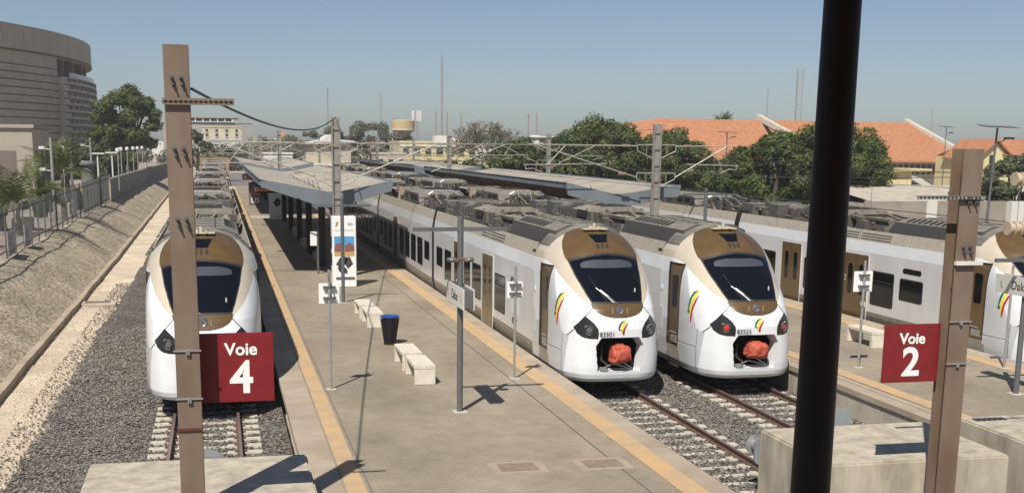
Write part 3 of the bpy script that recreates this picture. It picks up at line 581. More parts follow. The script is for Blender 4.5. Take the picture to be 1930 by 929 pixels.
def build_nose():
    ths=np.linspace(-math.pi/2,math.pi/2,250); ths=np.sign(ths)*(np.abs(ths)/(math.pi/2))**1.15*(math.pi/2)
    zs=np.concatenate([np.linspace(.35,.6,16)[:-1],np.linspace(.6,4.1,210)[:-1],np.linspace(4.1,4.34,24)])
    ext=22; T,Z=np.meshgrid(ths,zs); X,Y=nose_pt(T,Z)
    u=np.linspace(0,1,ext+1)[1:]; yb=ip(zs,N_YB)[:,None]; w=ip(zs,N_WW)[:,None]
    Yr=yb+(YEND-yb)*u[None]; Xr=np.repeat(w,ext,1); Zr=np.repeat(zs[:,None],ext,1)
    X=np.concatenate([-Xr[:,::-1],X,Xr],1);Y=np.concatenate([Yr[:,::-1],Y,Yr],1);Z=np.concatenate([Zr,Z,Zr],1)
    P=np.stack([X,Y,Z],-1); nz,nx=X.shape
    du=np.gradient(P,axis=1);dv=np.gradient(P,axis=0); Nn=np.cross(du,dv); Nn/=np.linalg.norm(Nn,axis=-1,keepdims=True)+1e-12
    C=(P[1:,1:]+P[:-1,1:]+P[1:,:-1]+P[:-1,:-1])/4; x,y,z=C[...,0],C[...,1],C[...,2]; ax=np.abs(x)
    reg=np.full(x.shape,'white',object)
    cream=z>(2.40+(y-.3)*.505+np.where(y>2.1,(y-2.1)*-.3,0)); cream=cream&(y>.2)
    cream|=(y>2.1)&(z>3.39)
    side=(y>.84)&(z<1.66)
    reg[:]='white'; 
    reg[(ax>1.0)&(y>.86)&~cream&(z<3.4)&((z<1.66)|(y>1.0+(2.2-z)*-.55))&(y>1.0)]='white'
    # white side panels, greyed in colour for their shade
    grey=(y>.86)&(z<1.65)|((z>=1.65)&(z<3.38)&(y>.95+ (z-1.65)*.62)&(y<2.04))
    reg[grey&~cream]='side'
    reg[(y>.60+(1.6-z)*.16)&(y<=.86)&(z<1.6)]='side'
    reg[cream]='cream'
    reg[(z>3.74)&(y>2.74+.0*ax)]='roof'
    # bronze top
    bw=1.03*np.sqrt(np.clip(1-(np.clip(z-3.55,0,9)/.78)**2.4,0,1))*(1-.25*np.clip(3.55-z,0,1))
    wtop=3.66-.19*(ax/.97)**2
    reg[(z>=wtop)&(ax<bw)&(y<2.78)]='bronze'
    wl=ip(z,[(2.44,.69),(2.69,.79),(3.1,.92),(3.5,1.0)])
    ws=(z>2.45)&(z<wtop)&(ax<wl); reg[ws]='glass'
    seal=ws&((ax>wl-.035)|(z<2.485)|(z>wtop-.05)); reg[seal]='seal'
    vis=(z>3.30)&(z<3.50-.12*(ax/.75)**4)&(ax<.72); reg[vis&ws]='visor'
    mk=(z<=2.45)&(z>2.45-.36*np.sqrt(np.clip(1-(ax/.72)**2.4,0,1)))&(ax<.72)&(y<.6); reg[mk]='bronze'
    # headlights
    def inpoly(px,pz,poly):
        c=np.zeros(px.shape,bool);n=len(poly)
        for i in range(n):
            (x1,z1),(x2,z2)=poly[i],poly[i-1]; k=((z1>pz)!=(z2>pz)); c^=k&(px<(x2-x1)*(pz-z1)/((z2-z1)+1e-9)+x1)
        return c
    hp=[(.90,2.14),(1.15,1.83),(1.09,1.68),(.98,1.585),(.84,1.56),(.60,1.56),(.58,1.70),(.61,1.84),(.74,2.0)]
    reg[inpoly(ax,z,hp)&(y<1.2)]='headlight'
    bp=[(.52,1.58),(.655,1.37),(.64,1.2),(.585,.67),(-.585,.67),(-.64,1.2),(-.655,1.37),(-.52,1.58)]
    reg[inpoly(x,z,bp)&(y<.8)]='hole'
    reg[(y>2.04)&(y<2.86)&(z>.97)&(z<3.3)&(ax>1.2)]='hole'
    reg[(z>3.91)&(z<4.12)&(ax<.15+(z-3.91)*.62)&(y<2.4)]='toplamp'
    for c in(-.13,.0,.13):
        reg[(np.abs(x-c*(1+(z-3.8)*.8))<.035)&(z>3.76)&(z<3.88)]='seal'
    # seams
    def dist(a,b,u,v):
        a=np.array(a,float);b=np.array(b,float);d=b-a; t=np.clip(((u-a[0])*d[0]+(v-a[1])*d[1])/(d@d),0,1); return np.hypot(u-a[0]-t*d[0],v-a[1]-t*d[1])
    sm=(dist((1.25,1.60),(.92,2.09),ax,z)<.010)|(dist((.92,2.09),(.68,2.36),ax,z)<.010)
    sm=sm&(y<1.2)&((reg=='white')|(reg=='side')); reg[sm]='seam'
    lo=(reg=='white')|(reg=='side')
    sm2=((np.abs(y-(.88+(z-1.1)*.02))<.009)&(z<1.62)&(z>.4))|((np.abs(z-(1.16+(y-.9)*.0))<.008)&(y>.9)&(y<2.03))
    reg[sm2&lo]='seam'
    reg[(z<.97)&(y>1.72+(z-.4)*.55)&(y<2.9)]='skirt'
    mats={'white':M_nosew,'side':M_nosew2,'cream':M_tcream,'bronze':M_tbrown,'glass':M_wsg,'seal':M_seal,'visor':M_visor,'headlight':M_headl,'toplamp':M_wsg,'seam':M_seal,'roof':M_roofg,'skirt':M_skirt}
    names={'white':'nose_shell','side':'cab_side_panel','cream':'cream_surround','bronze':'bronze_mask','glass':'windscreen','seal':'rubber_seal','visor':'windscreen_blind','headlight':'headlight','toplamp':'roof_lamp','seam':'panel_seam','roof':'nose_roof_fairing','skirt':'nose_skirt'}
    idx=np.arange(nz*nx).reshape(nz,nx); Pf=P.reshape(-1,3);Nf=Nn.reshape(-1,3); out={}
    for k in mats:
        for sd in ((-1,1) if k in('headlight','side','skirt','seam','roof') else ((2,3) if k=='bronze' else (0,))):
            sel=(reg==k)
            if sd in(-1,1): sel=sel&(np.sign(x)==sd)
            if sd==2: sel=sel&(z>3)
            if sd==3: sel=sel&(z<3)
            jj,ii=np.nonzero(sel)
            if len(jj)==0: continue
            F=np.stack([idx[jj,ii],idx[jj,ii+1],idx[jj+1,ii+1],idx[jj+1,ii]],1)
            uq,inv=np.unique(F,return_inverse=True); F=inv.reshape(F.shape)
            V=Pf[uq].copy(); 
            if k=='glass': V=V+0*Nf[uq]
            me=bpy.data.meshes.new(names[k]); me.from_pydata(V.tolist(),[],F.tolist()); me.materials.append(mats[k])
            me.polygons.foreach_set('use_smooth',[True]*len(F)); me.normals_split_custom_set_from_vertices(Nf[uq].tolist()); out[(k,sd)]=(names[k],me)
    return out
M_nosew2=mat('train_white_shaded',(.50,.515,.53),.3,var=.03,scale=2,coat=.4)  # nose white darkened, the cab side's shade put into the colour
M_flagG=mat('flag_green',(.012,.13,.06),.4);M_flagY=mat('flag_yellow',(.75,.62,.06),.4);M_flagR=mat('flag_red',(.45,.015,.02),.4)
M_chrome=mat('emblem_chrome',(.5,.5,.5),.25,metal=.9)
NOSE=build_nose()
SX=1.42
def conform(me,side=None):
    """wrap flat decal verts (x,z) on the nose surface"""
    for v in me.vertices: v.co.y=nose_y(v.co.x,v.co.z)-.006+ (v.co.y)
    return me
def decal_front(polys,mats,name,parent):
    for p,m,nm in zip(polys,mats,name):
        bm=bmesh.new(); vs=[bm.verts.new((a,0,b)) for a,b in p]; f=bm.faces.new(vs); bmesh.ops.triangulate(bm,faces=[f])
        bmesh.ops.subdivide_edges(bm,edges=bm.edges,cuts=2); bmesh.ops.triangulate(bm,faces=bm.faces)
        me=bpy.data.meshes.new(nm); bm.to_mesh(me); bm.free(); conform(me); me.materials.append(m); inst(me,nm,parent)
def arc(c,r,a0,a1,w0,w1,n=10,kx=1):
    """crescent stroke: list of polygon pts"""
    o=[];i=[]
    for k in range(n+1):
        t=R(a0+(a1-a0)*k/n); q=math.sin(math.pi*k/n)
        ww=w0+(w1-w0)*q; o.append((c[0]+kx*(r+ww/2)*math.cos(t),c[1]+(r+ww/2)*math.sin(t))); i.append((c[0]+kx*(r-ww/2)*math.cos(t),c[1]+(r-ww/2)*math.sin(t)))
    return o+i[::-1]
def star(c,r):
    return [(c[0]+(r if k%2==0 else r*.4)*math.sin(k*math.pi/5),c[1]+(r if k%2==0 else r*.4)*math.cos(k*math.pi/5)) for k in range(10)]
def crescents(s,kx=1):
    gr=[(1040,282),(1000,290),(972,318),(960,350),(960,372),(970,382),(980,352),(1000,312)]
    ye=[(1052,279),(1012,298),(990,340),(984,385),(1000,417),(1008,375),(1028,330),(1056,296)]
    re_=[(1072,300),(1042,325),(1016,362),(1004,400),(1010,424),(1024,432),(1018,402),(1034,370),(1058,334)]
    return [[((x-1012)/150*s*kx,(355-y)/150*s) for x,y in p] for p in (gr,ye,re_)]
def add_front_emblem(t):
    ps=crescents(.38); off=(.06,1.84)
    decal_front([[(a+off[0],b+off[1]) for a,b in p] for p in (ps[1],ps[0],ps[2])]+[[(a+off[0]-.075,b+off[1]-.05) for a,b in star((0,0),.03)]],[M_flagY,M_flagG,M_flagR,M_flagG],['emblem_yellow','emblem_green','emblem_red','emblem_star'],t)
def side_x(y,z):
    w=float(ip(z,N_WW));yf=float(ip(z,N_YF));yb=float(ip(z,N_YB));L=yb-yf
    if y>=yb: return w
    n=min(3.9,max(2.5,3.9-.85*(z-1.6))); c=1-(y-yf)/L; s=math.sqrt(max(0,1-c*c)); return w*s**(2/n)
def add_side_emblem(t,sd):
    ps=crescents(.90,.56)
    for p,m,nm,e in ((ps[1],M_flagY,'emblem_yellow',.004),(ps[0],M_flagG,'emblem_green',.008),(ps[2],M_flagR,'emblem_red',.008),([(a-.13,b-.15) for a,b in star((0,0),.07)],M_flagG,'emblem_star',.012)):
        bm=bmesh.new(); vs=[bm.verts.new((0,1.27-a,b+2.22)) for a,b in p]; f=bm.faces.new(vs); bmesh.ops.triangulate(bm,faces=[f]); bmesh.ops.subdivide_edges(bm,edges=bm.edges,cuts=2); bmesh.ops.triangulate(bm,faces=bm.faces)
        me=bpy.data.meshes.new(nm); bm.to_mesh(me); bm.free()
        for v in me.vertices: v.co.x=sd*(side_x(v.co.y,v.co.z)+e)
        me.materials.append(m); inst(me,nm,t)
def cab(t,red=False,number='83501',emb=True):
    for k,(nm,me) in NOSE.items(): inst(me,nm,t)
    # coupler recess
    outer=[(.52,1.58),(.655,1.37),(.64,1.2),(.585,.67),(-.585,.67),(-.64,1.2),(-.655,1.37),(-.52,1.58)]
    g=G(); n=len(outer); vs=[(a,nose_y(a,b)+.0,b) for a,b in outer]+[(a*.88,.36,1.1+(b-1.1)*.9) for a,b in outer]
    g.add(vs,[(i,(i+1)%n,n+(i+1)%n,n+i) for i in range(n)]); g.build('coupler_recess',M_nosew,t,fix=False)
    g=G(); n=len(outer); vs=[(a*.88,.36,1.1+(b-1.1)*.9) for a,b in outer]+[(a*.88,1.3,1.1+(b-1.1)*.9) for a,b in outer]
    g.add(vs,[(i,(i+1)%n,n+(i+1)%n,n+i) for i in range(n)]+[tuple(range(n,2*n))]); g.build('coupler_bay',M_dark,t,fix=False)
    g=G(); g.path([(-.38,.35,1.3),(-.42,.3,.95),(-.25,.25,.82)],.03,mi=0); g.path([(.40,.3,1.0),(.40,.25,.78)],.035); g.path([(-.35,.1,.80),(-.1,.2,.86),(.3,.12,.76)],.02,mi=1); g.path([(.05,.1,.95),(.38,.12,.75)],.018,mi=1); g.box(-.5,-.3,.05,.3,.70,.76,1)
    g.build('coupler_linkage',[M_under,M_galv],t)
    g=G(); g.box(-.5,.5,.07,.36,.62,.682); g.build('bumper_sill',M_roofg if False else M_nosew2,t)
    # headlight lenses
    for sd in(-1,1):
        for (cx,cz,r) in ((.83,1.77,.085),(.90,1.86,.05)):
            y=nose_y(cx,cz); g=G(); g.lathe([(0,-.012),(r*.75,-.008),(r,.01),(r*1.12,.03)],n=16)
            g.v=[(a,c,b) for a,b,c in g.v]; o=g.build('headlight_lens',(M_lensr if (red and r>.08) else M_lens),t,smooth=True,loc=(sd*cx,y-.012,cz)); o.rotation_euler=(0,0,sd*R(32))
            if r>.08:
                g=G(); g.lathe([(r*1.12,.02),(r*1.35,-.014),(r*1.42,.02)],n=18); g.v=[(a,c,b) for a,b,c in g.v]; q=g.build('lens_ring',M_roofg,t,smooth=True,loc=(sd*cx,y-.012,cz)); q.rotation_euler=(0,0,sd*R(32))
    # round emblem and bars on the bronze mask
    y=nose_y(0,2.27); g=G(); g.lathe([(.045,-.012),(.085,-.03),(.10,-.01),(.115,.02)],n=20); g.v=[(a,c,b) for a,b,c in g.v]; g.build('round_badge',M_chrome,t,smooth=True,loc=(0,y-.01,2.28))
    g=G(); g.cyl((0,-.012,0),(0,.02,0),.05,n=16); g.build('round_badge',M_dkg,t,loc=(0,y-.01,2.28))
    for s in(-1,1): G().box(-.012,.012,-.02,.02,-.07,.07).build('badge_bar',M_skirt,t,loc=(s*.2,nose_y(.2,2.27)-.005,2.27))
    # wiper
    def wp(x,z,o=.03): return (x,nose_y(x,z)-o,z)
    g=G(); g.path([wp(-.12,2.47),wp(-.28,2.63),wp(-.45,2.78),wp(-.50,2.82)],.012); g.path([wp(-.05,2.46),wp(-.22,2.62),wp(-.40,2.78)],.010); g.build('wiper_arm',M_galv,t)
    g=G(); g.path([wp(-.60,3.10,.02),wp(-.46,2.8,.02),wp(-.3,2.5,.02)],.014); g.build('wiper_blade',M_blk,t)
    G().box(-.016,.016,-.006,.006,-.09,.09).build('inspection_label',M_bwhite,t,loc=(.56,nose_y(.56,2.72)-.012,2.72))
    add_front_emblem(t)
    if number!='835': add_side_emblem(t,-1); add_side_emblem(t,1)
    if number:
        o=text(number,.165,mat('number_ink',(.03,.03,.035),.6),'fleet_number',t,(-.37,nose_y(-.37,1.68)-.022,1.68),(R(90),0,R(-5)),ext=.003)
    # cab door each side
    for sd in(-1,1):
        zz=[.96+(3.30-.96)*k/8 for k in range(9)]
        g=G()
        for z0,z1 in zip(zz,zz[1:]): g.add([(sd*(side_x(2.03,z0)-.03),2.03,z0),(sd*(side_x(2.87,z0)-.03),2.87,z0),(sd*(side_x(2.87,z1)-.03),2.87,z1),(sd*(side_x(2.03,z1)-.03),2.03,z1)],[(0,1,2,3)])
        d=g.build('cab_door',M_door,t,fix=False)
        for ya,yb in ((2.015,2.06),(2.84,2.90)):
            g=G()
            for z0,z1 in zip(zz,zz[1:]):
                g.add([(sd*(side_x(ya,z0)+.006),ya,z0),(sd*(side_x(yb,z0)+.006),yb,z0),(sd*(side_x(yb,z1)+.006),yb,z1),(sd*(side_x(ya,z1)+.006),ya,z1),(sd*(side_x(ya,z0)-.05),ya,z0),(sd*(side_x(yb,z0)-.05),yb,z0),(sd*(side_x(yb,z1)-.05),yb,z1),(sd*(side_x(ya,z1)-.05),ya,z1)],[(0,1,2,3),(0,4,7,3),(1,5,6,2)])
            g.build('door_frame',M_seal,t,fix=False)
        xa,xb=min(sd*1.3,sd*1.39),max(sd*1.3,sd*1.39)
        g=G(); g.box(xa,xb,2.04,2.86,.93,.985); g.build('door_sill',[M_seal],t)
        g=G(); g.prism(rrect(2.28,2.66,2.05,2.95,.08),'x',min(sd*1.36,sd*1.396),max(sd*1.36,sd*1.396)); g.build('door_window',M_glassd,d)
        g=G(); g.box(min(sd*1.388,sd*1.42),max(sd*1.388,sd*1.42),2.3,2.7,1.3,1.34); g.box(min(sd*1.388,sd*1.42),max(sd*1.388,sd*1.42),2.2,2.6,1.05,1.25); g.build('door_handle',M_galv,d)
        # steps, mirror eyelid, panel marks
        g=G(); g.box(min(sd*1.25,sd*1.40),max(sd*1.25,sd*1.40),2.1,2.8,.62,.66); g.box(min(sd*1.2,sd*1.38),max(sd*1.2,sd*1.38),2.15,2.75,.36,.40); g.box(min(sd*1.2,sd*1.22),max(sd*1.2,sd*1.22),2.1,2.14,.36,.95); g.build('cab_step',M_under,t)
        g=G(); g.prism(rrect(1.25,1.47,1.28,1.52,.01),'x',min(sd*(side_x(1.3,1.4)+.001),sd*(side_x(1.3,1.4)+.006)),max(sd*(side_x(1.3,1.4)+.001),sd*(side_x(1.3,1.4)+.006))); 
        y0=3.3; g=G(); g.prism(rrect(3.25,3.55,1.3,1.95,.02),'x',min(sd*1.424,sd*1.43),max(sd*1.424,sd*1.43)); g.build('service_hatch',M_body,t)
        g=G(); g.lathe([(0,.03),(.05,.02),(.07,0)],n=12); g.v=[(sd*(1.42+c),3.4+a,2.5+b*1.6) for a,b,c in g.v]; g.build('grab_handle',M_body,t,smooth=True)
    # roof gear above the cab: horns, small plates
    g=G(); g.box(-.34,.34,2.35,2.62,4.225,4.26); g.cyl((-.1,2.3,4.26),(-.1,2.6,4.28),.035); g.cyl((.12,2.28,4.26),(.12,2.6,4.27),.03); g.cyl((0,2.5,4.26),(0,2.5,4.40),.04); g.build('horn_plate',M_bcream,t)
SEC=[(-1.16,3.55),(-1.24,3.78),(-1.27,3.78),(-1.365,3.40),(-1.42,3.02),(-1.42,.95),(-1.40,.80),(-1.3,.42),(1.3,.42),(1.40,.80),(1.42,.95),(1.42,3.02),(1.365,3.40),(1.27,3.78),(1.24,3.78),(1.16,3.55)]
def shell(t,y0,y1,ext):
    def strip(name,a,b,m,par=t):
        g=G()
        for s in(-1,1):
            p=[(s*abs(SEC[i][0]),SEC[i][1]) for i in range(a,b+1)]; n=len(p)
            g.add([(q[0],y0,q[1]) for q in p]+[(q[0],y1,q[1]) for q in p],[(i,i+1,n+i+1,n+i) for i in range(n-1)])
        return g.build(name,m,par)
    strip('upper_side',3,4,M_nosew2b); strip('body_side',4,5,M_body); strip('cantrail',0,3,M_cant); strip('lower_skirt',5,7,M_skirt)
    G().add([(-1.16,y0,3.55),(1.16,y0,3.55),(1.16,y1,3.55),(-1.16,y1,3.55)],[(0,1,2,3)]).build('roof_well',M_roofg,t,fix=False)
    for y in(y0,y1):
        g=G(); ps=SEC; g.add([(p[0],y,p[1]) for p in ps],[tuple(range(len(ps)))]); g.build('end_wall',M_seal,t,fix=False)
M_nosew2b=mat('train_upper_sunlit',(.66,.68,.70),.3,var=.03,scale=2,coat=.3)  # brighter white: extra sun on the leaning upper side put into the colour
def sidebox(name,m,t,sd,y0,y1,z0,z1,r,proud=.004,base=None):
    b=1.42 if base is None else base
    g=G(); a,c=sd*(b+.0005),sd*(b+proud); g.prism(rrect(y0,y1,z0,z1,r),'x',min(a,c),max(a,c)); return g.build(name,m,t)
_cache={}
def window(t,sd,y,w,z0,z1):
    k=(sd,w,z0,z1)
    if k not in _cache:
        g=G(); a,c=sd*1.4205,sd*1.424; g.prism(rrect(-w/2,w/2,z0,z1,.09),'x',min(a,c),max(a,c)); 
        g2=G(); a,c=sd*1.4245,sd*1.4265; g2.prism(rrect(-w/2+.05,w/2-.05,z1-.33 if z1-z0>1 else z0+.05,z1-.05,.04),'x',min(a,c),max(a,c))
        _cache[k]=(g.mesh('window',M_seal),g2.mesh('window_pane',M_glassd))
        g3=G(); a,c=sd*1.4245,sd*1.4265; g3.prism(rrect(-w/2+.05,w/2-.05,z0+.05,(z1-.37) if z1-z0>1 else z0+.06,.04 if z1-z0>1 else .004),'x',min(a,c),max(a,c)); _cache[k]+=(g3.mesh('window_pane',M_glassd),)
    o=inst(_cache[k][0],'window',t,(0,y,0)); inst(_cache[k][1],'window_pane',o)
    if z1-z0>1: inst(_cache[k][2],'window_pane',o)
def door(t,sd,y,marks=False):
    k=('d',sd)
    if k not in _cache:
        g=G(); a,c=sd*1.4205,sd*1.432; g.prism([(-.83,.55),(.83,.55),(.83,2.9),(-.83,2.9)],'x',min(a,c),max(a,c)); m1=g.mesh('door',M_door)
        g=G(); a,c=sd*1.4205,sd*1.438; 
        g.prism([(-.87,.55),(-.83,.55),(-.83,2.94),(-.87,2.94)],'x',min(a,c),max(a,c)); g.prism([(.83,.55),(.87,.55),(.87,2.94),(.83,2.94)],'x',min(a,c),max(a,c)); g.prism([(-.83,2.9),(.83,2.9),(.83,2.94),(-.83,2.94)],'x',min(a,c),max(a,c)); m2=g.mesh('door_frame',M_body)
        a,c=sd*1.4325,sd*1.435; m3=[]
        for q in(-.38,.38):
            g=G(); g.prism(rrect(q-.16,q+.16,1.45,2.55,.12),'x',min(a,c),max(a,c)); m3.append(g.mesh('door_window',M_glassd))
        g=G(); a,c=sd*1.4325,sd*1.434; g.prism([(-.008,.55),(.008,.55),(.008,2.9),(-.008,2.9)],'x',min(a,c),max(a,c)); m4=g.mesh('door_gap',M_seal)
        g=G(); g.box(min(sd*1.42,sd*1.50),max(sd*1.42,sd*1.50),-.8,.8,.50,.545); m5=g.mesh('door_step',M_under)
        _cache[k]=(m1,m2,m3,m4,m5)
    m1,m2,m3,m4,m5=_cache[k]; d=inst(m1,'door',t,(0,y,0)); inst(m2,'door_frame',d); inst(m3[0],'door_window',d); inst(m3[1],'door_window',d); inst(m4,'door_gap',d); inst(m5,'door_step',d)
    if marks and sd<0:
        mi=mat('door_marking',(.62,.60,.55),.5)
        for q in(-.72,.72): text('2',.3,mi,'class_number',d,(-1.440,q,1.98),(R(90),0,R(-90)),ext=.002)
        g=G(); c=(-.62,1.18); pts=[(c[0]+.11*math.cos(R(a)),c[1]+.11*math.sin(R(a))) for a in range(-200,60,20)]
        pts3=[(-1.438,p[0],p[1]) for p in pts]; g.path(pts3,.016,n=4); g.path([(-1.438,c[0]+.03,c[1]+.34),(-1.438,c[0]+.02,c[1]+.1),(-1.438,c[0]-.12,c[1]+.08),(-1.438,c[0]-.17,c[1]-.1)],.018,n=4); g.cyl((-1.434,c[0]+.03,c[1]+.40),(-1.444,c[0]+.03,c[1]+.40),.035,n=8); g.build('wheelchair_symbol',mi,d)
def bogie(t,y):
    g=G()
    for s in(-1,1):
        g.box(s*1.0-.1,s*1.0+.1,-1.6,1.6,.42,.62); g.cyl((s*1.12,-.3,.5),(s*1.12,.3,.5),.13,n=10); g.box(s*1.05-.12,s*1.05+.12,-.45,.45,.28,.6)
        for w in(-1.25,1.25): g.cyl((s*.68,w,.43),(s*.82,w,.43),.43,n=20,mi=1); g.cyl((s*.83,w,.43),(s*1.18,w,.43),.15,n=10); g.box(s*1.0,s*1.2,w-.2,w+.2,.3,.55)
        g.path([(s*1.22,-1.4,.62),(s*1.25,-.6,.5),(s*1.2,.2,.66),(s*1.24,1.2,.52)],.03)
    g.box(-.9,.9,-.9,.9,.4,.8); b=g.build('bogie',[M_under,M_rust],t,loc=(0,y,0))
def underframe(t,y0,y1):
    g=G(); g.box(-1.2,1.2,y0+.1,y1-.1,.5,.95)
    y=y0+3.2
    while y<y1-3.4:
        w=random.uniform(.8,1.8); g.taper(-1.3,1.3,y,y+w,.28,.6,.0,.0); y+=w+random.uniform(.15,.5)
    g.build('underframe',M_under,t)
# roof equipment
def fairing(t,y0,y1,h0=3.55,h1=4.3,m=None,w=1.12,ends=(.5,.5),name='roof_fairing'):
    g=G(); e0,e1=ends; hm=h1-.16
    g.add([(-w,y0,h0),(w,y0,h0),(w,y1,h0),(-w,y1,h0),(-w*.93,y0+e0*.6,hm),(w*.93,y0+e0*.6,hm),(w*.93,y1-e1*.6,hm),(-w*.93,y1-e1*.6,hm),(-w*.55,y0+e0,h1),(w*.55,y0+e0,h1),(w*.55,y1-e1,h1),(-w*.55,y1-e1,h1)],
      [(0,1,5,4),(1,2,6,5),(2,3,7,6),(3,0,4,7),(4,5,9,8),(5,6,10,9),(6,7,11,10),(7,4,8,11),(8,9,10,11)])
    return g.build(name,m or M_roofg,t)
def slots(par,xs,ys,z,w=.05,l=.22,m=None,slope=0):
    g=G()
    for x in xs:
        for y in ys: zz=z-slope*abs(x); g.add([(x-l/2,y-w/2,zz+.006),(x+l/2,y-w/2,zz+.006-slope*0),(x+l/2,y+w/2,zz+.006),(x-l/2,y+w/2,zz+.006)],[(0,1,2,3)])
    return g.build('louvres',m or M_dark,par,fix=False)
def roof_car_a(t,y0,y1):
    """cab car roof: long fairing, open technical zone, air conditioning hump, resistor"""
    f=fairing(t,y0-.35,y0+5.2,h1=4.31,ends=(.1,.9),m=M_roofg,w=1.02)
    g=G()
    for k in range(9):
        yy=y0+1.2+k*.34
        for s in(-1,1):
            g.add([(s*.60,yy,4.305),(s*.90,yy,4.19),(s*.90,yy+.17,4.19),(s*.60,yy+.17,4.305)],[(0,1,2,3) if s>0 else (3,2,1,0)])
    g.build('louvres',M_dark,f,fix=False)
    g=G()
    for k in range(4): yy=y0+.5+k*1.05; g.box(-.54,.54,yy,yy+.03,4.305,4.325)
    for s in(-1,1): g.box(s*.35-.015,s*.35+.015,y0+.1,y0+4.0,4.305,4.322)
    g.build('panel_joint',M_under,f)
    g=G(); g.taper(-.95,.95,y0+5.3,y0+7.6,3.55,4.16,.15,.3); g.build('equipment_case',M_roofb,t)
    g=G(); g.box(-1.0,1.0,y0+7.8,y0+8.0,3.55,4.2); g.box(-.9,-.75,y0+5.4,y0+9,4.1,4.2); g.box(.6,.75,y0+5.2,y0+9,4.12,4.2); g.path([(-.3,y0+5.4,4.16),(-.2,y0+6.5,4.3),(-.35,y0+7.8,4.2)],.05); g.path([(.2,y0+5.4,4.16),(.35,y0+6.8,4.26),(.2,y0+8.2,4.15)],.06); g.build('pipework',[M_roofb],t)
    a=fairing(t,y0+8.1,y0+11.4,h1=4.36,ends=(.35,1.2),m=M_roofb,w=1.1,name='air_conditioning_unit')
    g=G(); 
    for s in(-1,1): g.add([(s*1.075,y0+8.7,4.0),(s*1.075,y0+9.9,4.0),(s*1.02,y0+9.9,4.22),(s*1.02,y0+8.7,4.22)],[(0,1,2,3)]); g.v=[(vx+ (s*.03 if abs(vx)>.5 and (vx>0)==(s>0) and i>=len(g.v)-4 else 0),vy,vz) for i,(vx,vy,vz) in enumerate(g.v)]
    g.build('air_intake',M_dark,a,fix=False)
    slots(a,[-.3,.0,.3],[y0+9.2+k*.16 for k in range(5)],4.36,w=.07,l=.24,m=M_under)
    lids(a,y0+8.6,y0+10.1,4.36,.58)
    g=G(); g.cyl((-.55,y0+11.8,4.08),(-.55,y0+13.2,4.08),.24,n=14); g.cyl((.5,y0+11.9,4.1),(.5,y0+13.6,4.1),.26,n=14); g.cyl((-.55,y0+11.9,4.08),(-.55,y0+12.0,4.08),.27,n=14); g.cyl((.5,y0+12.6,4.1),(.5,y0+12.7,4.1),.29,n=14); g.build('roof_reservoir',M_roofg,t,smooth=True)
    g=G()
    for k in range(14): g.box(-.8,.85,y0+11.6+k*.17,y0+11.66+k*.17,3.56,3.85+.04*(k%3))
    g.build('cooling_fins',M_roofb,t)
    g=G(); g.taper(-.9,.7,y0+13.9,y0+15.1,3.55,4.27,.1,.12); g.taper(-.6,.95,y0+15.2,y0+15.9,3.55,4.3,.05,.1); g.taper(-1.0,.2,y0+16.1,y0+17.6,3.55,4.2,.1,.2); g.build('equipment_case',M_roofg,t)
    slots(t,[-.3,0,.3],[y0+14.1+k*.14 for k in range(6)],4.272,w=.06,l=.26,m=M_roofb)
